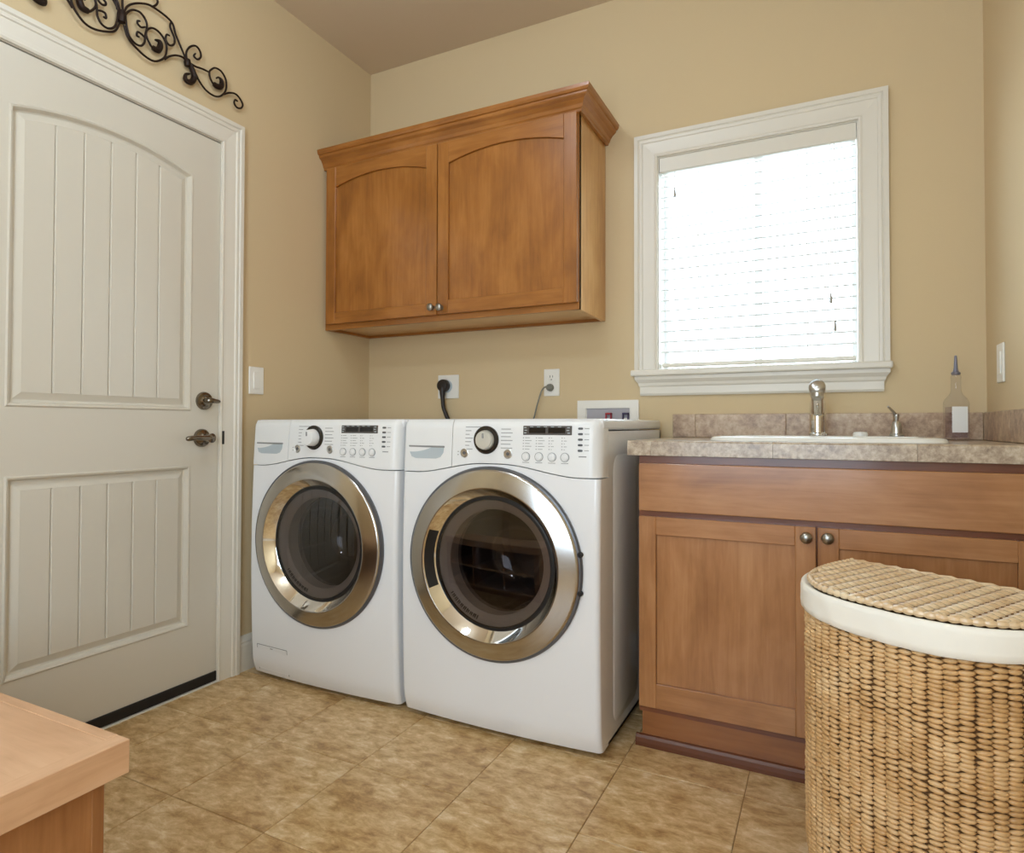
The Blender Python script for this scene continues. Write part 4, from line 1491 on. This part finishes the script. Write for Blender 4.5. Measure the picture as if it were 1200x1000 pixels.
# back (straight) side, coarser
for j in range(nrow):
    for i in range(15):
        z = 0.012 + rowh * (j + (0.5 if i % 2 else 0.0))
        if z > 0.605:
            continue
        c = Vector(dworld(0.016 + (HL - 0.032) * (i + 0.5) / 15, 0.004, z))
        knot(c, he, -hv, z, 0.0185, rowh * 0.55, 0.0065, 0)
me = bpy.data.meshes.new('woven_wall')
me.from_pydata([tuple(v) for v in verts], [], faces)
me.materials.append(M_weave)
me.shade_smooth()
ww = bpy.data.objects.new('woven_wall', me)
C.objects.link(ww)
attach(ww, hm)
ww['kind'] = 'stuff'
# liner band
b = BM()
prev = None
N_ = 120
for z, o_ in ((0.584, 0.006), (0.586, 0.0085), (0.598, 0.0095), (0.612, 0.009), (0.625, 0.0095), (0.634, 0.0080), (0.637, 0.004), (0.634, 0.0), (0.630, -0.01)):
    pts, _ = outline(o_, N_)
    ring = []
    for i, (x, y) in enumerate(pts):
        wv_ = 0.0012 * math.sin(i * 0.9 + z * 90) * math.sin(i * 0.23)
        sag = 0.004 * math.sin(i / N_ * 9.0)
        ring.append(dworld(x, y + wv_ - (0.006 if i in (0, N_) else 0), z + sag * (1 if z < 0.60 else 0.25)))
    if prev:
        strip(b, prev, ring)
    prev = ring
bmesh.ops.remove_doubles(b, verts=b.verts, dist=1e-5)
obj('liner', b, M_cloth, hm, smooth=True, angle=80, label='cream cloth liner folded over the rim')
# lid: base plate, strands, braided rim
pts, _ = outline(-0.006, 72)
b = BM()
prism(b, pts[:-1], lambda x, y: dworld(x, y, 0.6365), lambda x, y: dworld(x, y, 0.6405))
lid = obj('lid', b, M_weave_in, hm)
ns = 17
for k in range(ns):
    x = 0.012 + (HL - 0.024) * (k + 0.5) / ns
    cc_ = abs((x - HL / 2) / (HL / 2 - 0.006))
    ymax = (HD - 0.006) * max(0.0, 1 - cc_ ** HN) ** (1 / HN) - 0.008
    if ymax < 0.03:
        continue
    verts, faces = [], []
    n = max(2, int(ymax / 0.021))
    for i in range(n):
        y = 0.004 + (ymax - 0.004) * (i + 0.5 + (0.25 if k % 2 else -0.1)) / n
        y = min(y, ymax - 0.006)
        base = len(verts)
        hw, hh, dep = (ymax / n) * 0.66, 0.0148, 0.0068
        for s, kk in SECT:
            cx_, cy_ = x, y + s * hw
            if kk == 0:
                verts.append(Vector(dworld(cx_, cy_, ZL - 0.008)))
            else:
                for a in range(6):
                    th = 2 * math.pi * a / 6 + 0.5
                    verts.append(Vector(dworld(cx_ + math.cos(th) * hh * kk, cy_, ZL - 0.0045 + math.sin(th) * dep * kk)))
        r1, r2, r3, e0, e1 = base + 1, base + 7, base + 13, base, base + 19
        for a in range(6):
            n_ = (a + 1) % 6
            faces += [(e0, r1 + n_, r1 + a), (r1 + a, r1 + n_, r2 + n_, r2 + a), (r2 + a, r2 + n_, r3 + n_, r3 + a), (r3 + a, r3 + n_, e1)]
    me = bpy.data.meshes.new('strand')
    me.from_pydata([tuple(v) for v in verts], [], faces)
    me.materials.append(M_lid_sheen)
    me.shade_smooth()
    so = bpy.data.objects.new('strand', me)
    C.objects.link(so)
    attach(so, lid)
# braided rim cord
b = BM()
pts, plen = outline(-0.008, 170)
loop = [Vector(dworld(x, max(y, 0.003), ZL - 0.004)) for x, y in pts]
back = [Vector(dworld(HL * (1 - i / 40) , 0.004, ZL - 0.004)) for i in range(1, 40)]
loop = loop + back + [loop[0]]
rr = [0.0058 + 0.0016 * math.sin(i * 2.1) for i in range(len(loop))]
tube(b, loop, rr, 8)
obj('rim_cord', b, M_lid_sheen, lid, smooth=True)

# ================================================================== bench
be = tag(thing('storage_bench', (0.5, -2.1, 0)), 'low maple storage bench in front of the white door, its corner nearest the camera', 'bench')
bx1, by1, bz = 1.034, -1.854, 0.450
byb = -2.40
b = BM()
box(b, 0.002, bx1 - 0.032, byb, by1 - 0.020, 0.396, bz - 0.0006)
obj('seat_board', b, M_bench_x, be)
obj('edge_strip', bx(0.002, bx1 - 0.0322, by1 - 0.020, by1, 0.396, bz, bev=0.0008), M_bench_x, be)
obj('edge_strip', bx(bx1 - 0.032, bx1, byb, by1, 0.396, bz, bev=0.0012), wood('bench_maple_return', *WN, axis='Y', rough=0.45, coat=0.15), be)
sx, sy = bx1 - 0.028, by1 - 0.022
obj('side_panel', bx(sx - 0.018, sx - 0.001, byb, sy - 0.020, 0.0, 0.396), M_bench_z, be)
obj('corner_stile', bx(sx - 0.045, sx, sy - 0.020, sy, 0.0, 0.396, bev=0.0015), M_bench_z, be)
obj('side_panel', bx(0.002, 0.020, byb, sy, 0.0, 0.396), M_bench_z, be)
obj('back_panel', bx(0.020, sx - 0.018, byb, byb + 0.012, 0.0, 0.396), M_bench_z, be)
obj('shelf', bx(0.020, sx - 0.018, byb + 0.012, sy - 0.01, 0.205, 0.223), M_bench_x, be)
obj('shelf', bx(0.020, sx - 0.018, byb + 0.012, sy - 0.01, 0.035, 0.053), M_bench_x, be)
for x in (0.34, 0.67):
    obj('divider', bx(x - 0.009, x + 0.009, byb + 0.012, sy - 0.012, 0.053, 0.396), M_bench_z, be)
obj('plinth', bx(0.020, sx - 0.045, sy - 0.035, sy - 0.02, 0.0, 0.035), M_bench_z, be)
